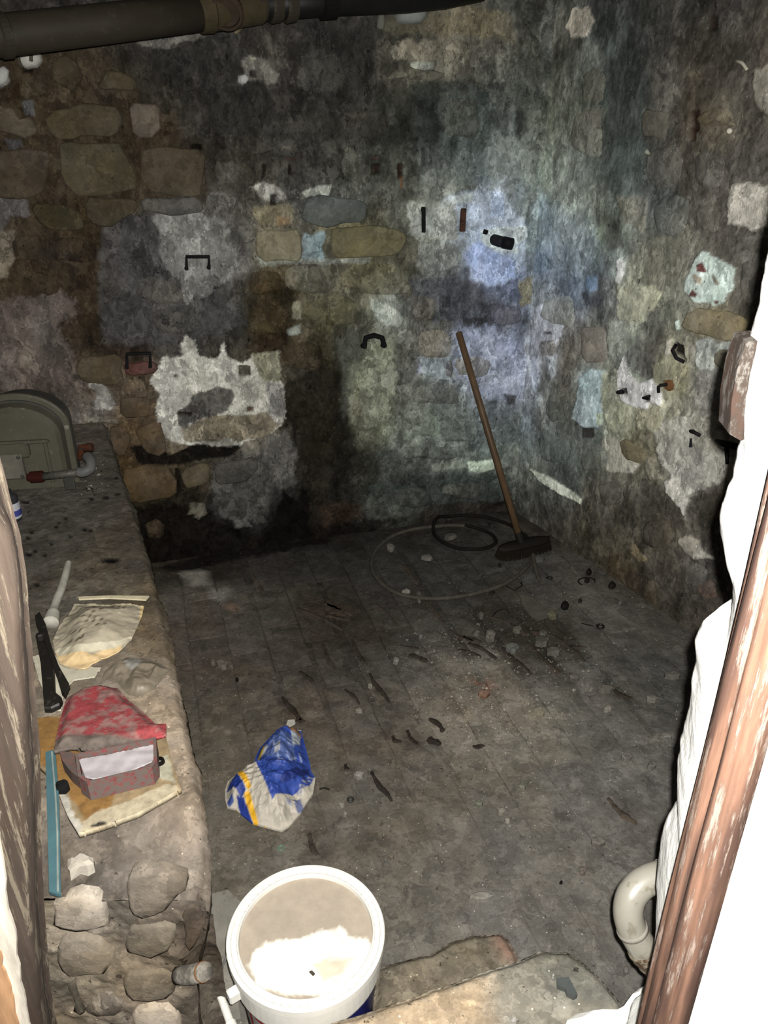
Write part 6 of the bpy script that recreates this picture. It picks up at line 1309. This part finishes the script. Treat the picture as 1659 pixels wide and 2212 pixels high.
def blk(px, py, w_, h_, rgb, label, cat, name, zt=.012, rot=0, grp=None):
    q = [on_z(px + (w_ / 2 * math.cos(a_ + rot)) * (1 + .12 * math.sin(3 * a_)), py + h_ / 2 * math.sin(a_ + rot), .002) for a_ in np.linspace(0, 2 * math.pi, 9)[:-1]]
    return tag(blob_poly(name, q, zt, flat_mat(name + '_m', rgb, q[0], rough=.7), jit=.0008, base=.006), label, cat, grp)
blk(1272, 1237, 12, 9, (16, 14, 12), 'small black nut close to the foot of the right wall', 'nut', 'metal_nut', .016)
blk(1268, 1254, 12, 10, (22, 20, 17), 'black clip lying inside the open metal ring', 'clip', 'metal_clip', .010)
blk(1322, 1265, 16, 12, (22, 20, 18), 'dark knot of scrap right of the open metal ring', 'scrap', 'metal_scrap', .014)
blk(1220, 1310, 18, 15, (18, 16, 14), 'black crumpled scrap among the rubble near the right wall', 'scrap', 'metal_scrap', .018)
blk(1062, 1279, 14, 7, (24, 22, 19), 'dark crumb just below the grey hose loop', 'scrap', 'metal_scrap', .008)
blk(1079, 1221, 9, 6, (24, 22, 20), 'dark crumb under the broom head', 'scrap', 'metal_scrap', .008)
blk(1253, 1298, 9, 6, (30, 27, 24), 'dark pebble right of the grey floor plate', 'scrap', 'metal_scrap', .008)
blk(512, 1468, 7, 6, (10, 10, 10), 'tiny black pellet on the floor beside the ledge', 'pellet', 'pellet', .006)
blk(1212, 1907, 8, 6, (26, 24, 22), 'tiny black pellet on the bare near floor', 'pellet', 'pellet', .006)

# ------------------------------------------------------------------ rubble chips on the floor
def chip(px, py, w_, h_, rgb, label, grp=None, name='plaster_chip', cat='plaster chip', rot=None, zt=None, n_=7):
    rot = random.uniform(0, 3) if rot is None else rot
    q = []
    for k in range(n_):
        a_ = 2 * math.pi * k / n_ + random.uniform(-.25, .25); r_ = random.uniform(.75, 1.1)
        q.append(on_z(px + w_ / 2 * r_ * math.cos(a_), py + h_ / 2 * r_ * math.sin(a_), .003))
    c_ = np.mean(q, 0)
    return tag(blob_poly(name, q, zt or min(.012, w_ * .0006 + .002), LEDGEM, jit=.0008, cols=np.tile(A(rgb, c_, None, .85), (len(q) * 3 + 1, 1)), base=.006, dome=.8), label, cat, grp)
for x, y, w_, h_, rgb, lab in [(844, 1184, 22, 14, (92, 90, 82), 'pale chip inside the left of the grey hose loop'), (920, 1206, 28, 12, (86, 84, 77), 'flat pale chip in the centre of the hose loop'), (972, 1160, 26, 11, (70, 68, 62), 'grey chip inside the black hose ring'), (878, 1279, 20, 7, (112, 108, 98), 'whitish flake just inside the lower hose loop'),
                              (1165, 1208, 28, 14, (74, 72, 66), 'grey chip right of the broom head'), (1060, 1374, 24, 30, (96, 91, 82), 'pale rounded stone left of the dark grooves'), (1105, 1403, 32, 22, (90, 90, 86), 'blue-grey stone chip between the dark grooves'), (1116, 1361, 20, 14, (88, 84, 74), 'small stone above the dark grooves'), (1039, 1330, 14, 12, (86, 84, 76), 'small round chip left of the big floor plate'),
                              (1192, 1328, 24, 18, (96, 92, 74), 'yellowish rounded stone below the big floor plate'), (1172, 1370, 20, 9, (96, 92, 84), 'narrow pale chip amid the rubble'), (1170, 1386, 40, 24, (84, 80, 72), 'large mortar lump amid the rubble'), (1196, 1408, 34, 18, (92, 88, 80), 'mortar lump at the end of the rubble strip'), (1030, 1370, 14, 10, (100, 96, 88), 'small white chip left of the pale rounded stone'),
                              (1308, 1490, 38, 18, (104, 99, 90), 'pale flat chip beside the dark hole in the floor'), (1452, 1460, 46, 16, (96, 92, 84), 'long flat chip close to the white reveal'), (1408, 1511, 30, 10, (106, 101, 92), 'thin pale chip near the white reveal'), (1312, 1532, 18, 11, (134, 127, 116), 'bright white chip on the right of the floor'), (1162, 1541, 34, 24, (124, 118, 100), 'angular buff stone casting a small shadow on the right floor'),
                              (1430, 1592, 56, 14, (118, 113, 104), 'curved pale plaster sliver beside the reveal'), (1352, 1636, 30, 18, (122, 116, 107), 'white plaster splash on the right floor'), (1408, 1655, 22, 16, (120, 114, 105), 'smaller white splash right of the bigger one'), (1294, 1821, 38, 20, (118, 112, 104), 'square pale flake on the near right floor'), (1412, 1820, 34, 14, (122, 117, 108), 'pale flake close to the jamb'),
                              (1036, 1940, 62, 20, (146, 139, 126), 'long broken white flake above the stone slabs'), (1128, 1700, 20, 14, (122, 120, 104), 'greenish white chip on the middle floor'), (1034, 1738, 22, 12, (112, 112, 96), 'faint greenish chip on the middle floor'), (1083, 1755, 17, 12, (164, 154, 136), 'bright oval chip on the middle floor'), (1096, 1774, 13, 9, (158, 150, 134), 'bright oval chip below the other one'),
                              (775, 1675, 22, 16, (136, 128, 116), 'white splash chip right of the sack'), (745, 1760, 10, 10, (156, 148, 134), 'small white chip under the rubber ring'), (738, 1740, 12, 6, (140, 132, 118), 'thin white chip left of the rubber ring'), (845, 1851, 12, 14, (140, 126, 106), 'small buff chip above the bucket'), (1184, 1981, 14, 11, (146, 140, 130), 'small white chip above the stone slab'),
                              (1258, 1885, 14, 16, (132, 120, 110), 'pinkish chip left of the bent waste pipe'), (1258, 1906, 9, 8, (150, 146, 140), 'tiny white chip left of the bent waste pipe'), (1352, 2100, 14, 16, (136, 130, 120), 'whitish chip below the bent waste pipe'), (480, 1437, 26, 18, (104, 96, 88), 'white chip on the floor beside the ledge'), (460, 1432, 10, 12, (106, 98, 88), 'little chip next to it by the ledge'),
                              (500, 1440, 8, 6, (96, 90, 80), 'speck chip right of the white one by the ledge'), (908, 1375, 10, 8, (108, 104, 96), 'white crumb on the grey brick row'), (855, 1428, 16, 12, (112, 108, 100), 'pale crumb below the brick row'), (902, 1410, 12, 10, (104, 100, 92), 'pale crumb on the left rubble'), (800, 1482, 12, 8, (112, 106, 96), 'white crumb beside the long dark groove'),
                              (776, 1537, 20, 8, (122, 114, 102), 'flat white crumb below the groove'), (612, 1553, 8, 6, (110, 104, 94), 'crumb above the sack tip'), (1044, 1500, 30, 16, (118, 84, 62), 'orange brick fragment on the middle floor'), (1240, 1465, 24, 14, (106, 100, 92), 'pale chip below the rubble strip'), (905, 1290, 12, 22, (76, 74, 68), 'upright grey sliver below the hose loop'), (1340, 1300, 8, 20, (94, 91, 84), 'narrow pale sliver on the far right floor')]:
    chip(x, y, w_, h_, rgb, lab)
q = [on_z(x, y, .008) for x, y in ((1122, 1285), (1150, 1288), (1165, 1305), (1202, 1318), (1182, 1332), (1160, 1338), (1140, 1322), (1128, 1305))]
m = MB(); m.prism([p - np.array((0, 0, .008)) for p in q], q); tag(m.build('floor_plate', flat_mat('grey_plate', (70, 67, 61), q[0], rough=.9, dust=A((62, 58, 52), q[0]), dustamt=.3)), 'flat angular grey plate lying in the rubble', 'plate')
# loose grit: far too many to count
def grit(name, n, boxpx, smin, smax, gain, dark=False):
    V = []; F = []; cols = []
    for k in range(n):
        px, py = random.uniform(*boxpx[0]), random.uniform(*boxpx[1])
        if boxpx[2]:
            cx, cy, sx, sy = boxpx[2]; px, py = random.gauss(cx, sx), random.gauss(cy, sy)
        P = on_z(px, py, 0)
        lx = -.328 - (P[1] - 1.036) * .4155
        rel = P - CORNER
        if P[0] < lx + .03 or np.dot(rel, NB) < .03 or np.dot(rel, NR) < .03 or P[1] < .9 or math.hypot(P[0] - BX, P[1] - BY) < .17: continue
        s_ = random.uniform(smin, smax) * random.choice((.6, .8, 1, 1, 1.6)); b = len(V); n_ = 5; a0 = random.uniform(0, 6)
        ring_ = [(P[0] + s_ * math.cos(a0 + 2 * math.pi * j / n_) * random.uniform(.6, 1.2), P[1] + s_ * math.sin(a0 + 2 * math.pi * j / n_) * random.uniform(.6, 1.2), -.002) for j in range(n_)]
        V += ring_ + [(P[0], P[1], s_ * random.uniform(.35, .7))]; F += [[b + j, b + (j + 1) % n_, b + n_] for j in range(n_)]
        cols += [(P[0], P[1], random.uniform(*gain))] * (n_ + 1)
    cols = np.array(cols); cc = FF.base(cols[:, 0], cols[:, 1]) * cols[:, 2:3]
    return V, F, np.clip(cc, .004, .8)
gs = [grit('floor_grit', 1500, ((340, 1640), (1150, 2200), None), .0012, .0026, (1.2, 2.4)), grit('floor_grit', 1300, ((0, 0), (0, 0), (1070, 1400, 120, 65)), .002, .005, (.5, 1.9)), grit('floor_grit', 1500, ((0, 0), (0, 0), (1060, 1540, 130, 60)), .0012, .0032, (.4, 1.8))]
VV, FF_, CC = [], [], []
for V, F, C_ in gs:
    o_ = len(VV); VV += V; FF_ += [[i + o_ for i in f] for f in F]; CC += C_.tolist()
tag(mesh('floor_grit', VV, FF_, LEDGEM, cols=np.array(CC)), 'loose plaster grit and rubble crumbs scattered over the floor', 'grit', kind='stuff')
# crumbs on the far end of the ledge, by the meter
V = []; F = []; cols = []
for k in range(260):
    px, py = (random.gauss(205, 18), random.gauss(970, 38)) if k < 170 else (random.uniform(60, 250), random.gauss(1052, 8))
    P = on_z(px, py, LT - .004); s_ = random.uniform(.003, .009); b_ = len(V); a0 = random.uniform(0, 6)
    if np.dot(P - CORNER, NB) < .03 or (P[0] < -1.03 and P[1] > 2.28) or (P[0] > np.interp(-P[1], -EE[:, 1], EE[:, 0]) - .015): continue
    V += [(P[0] + s_ * math.cos(a0 + 1.2566 * j), P[1] + s_ * math.sin(a0 + 1.2566 * j), LT - .006) for j in range(5)] + [(P[0], P[1], LT + s_ * .5)]; F += [[b_ + j, b_ + (j + 1) % 5, b_ + 5] for j in range(5)]
    cols += [A(random.choice(((96, 90, 80), (70, 64, 56), (30, 26, 22), (120, 112, 100))), P)] * 6
tag(mesh('ledge_crumbs', V, F, LEDGEM, cols=np.array(cols)), 'loose mortar crumbs on the ledge beside the meter', 'rubble', kind='stuff')
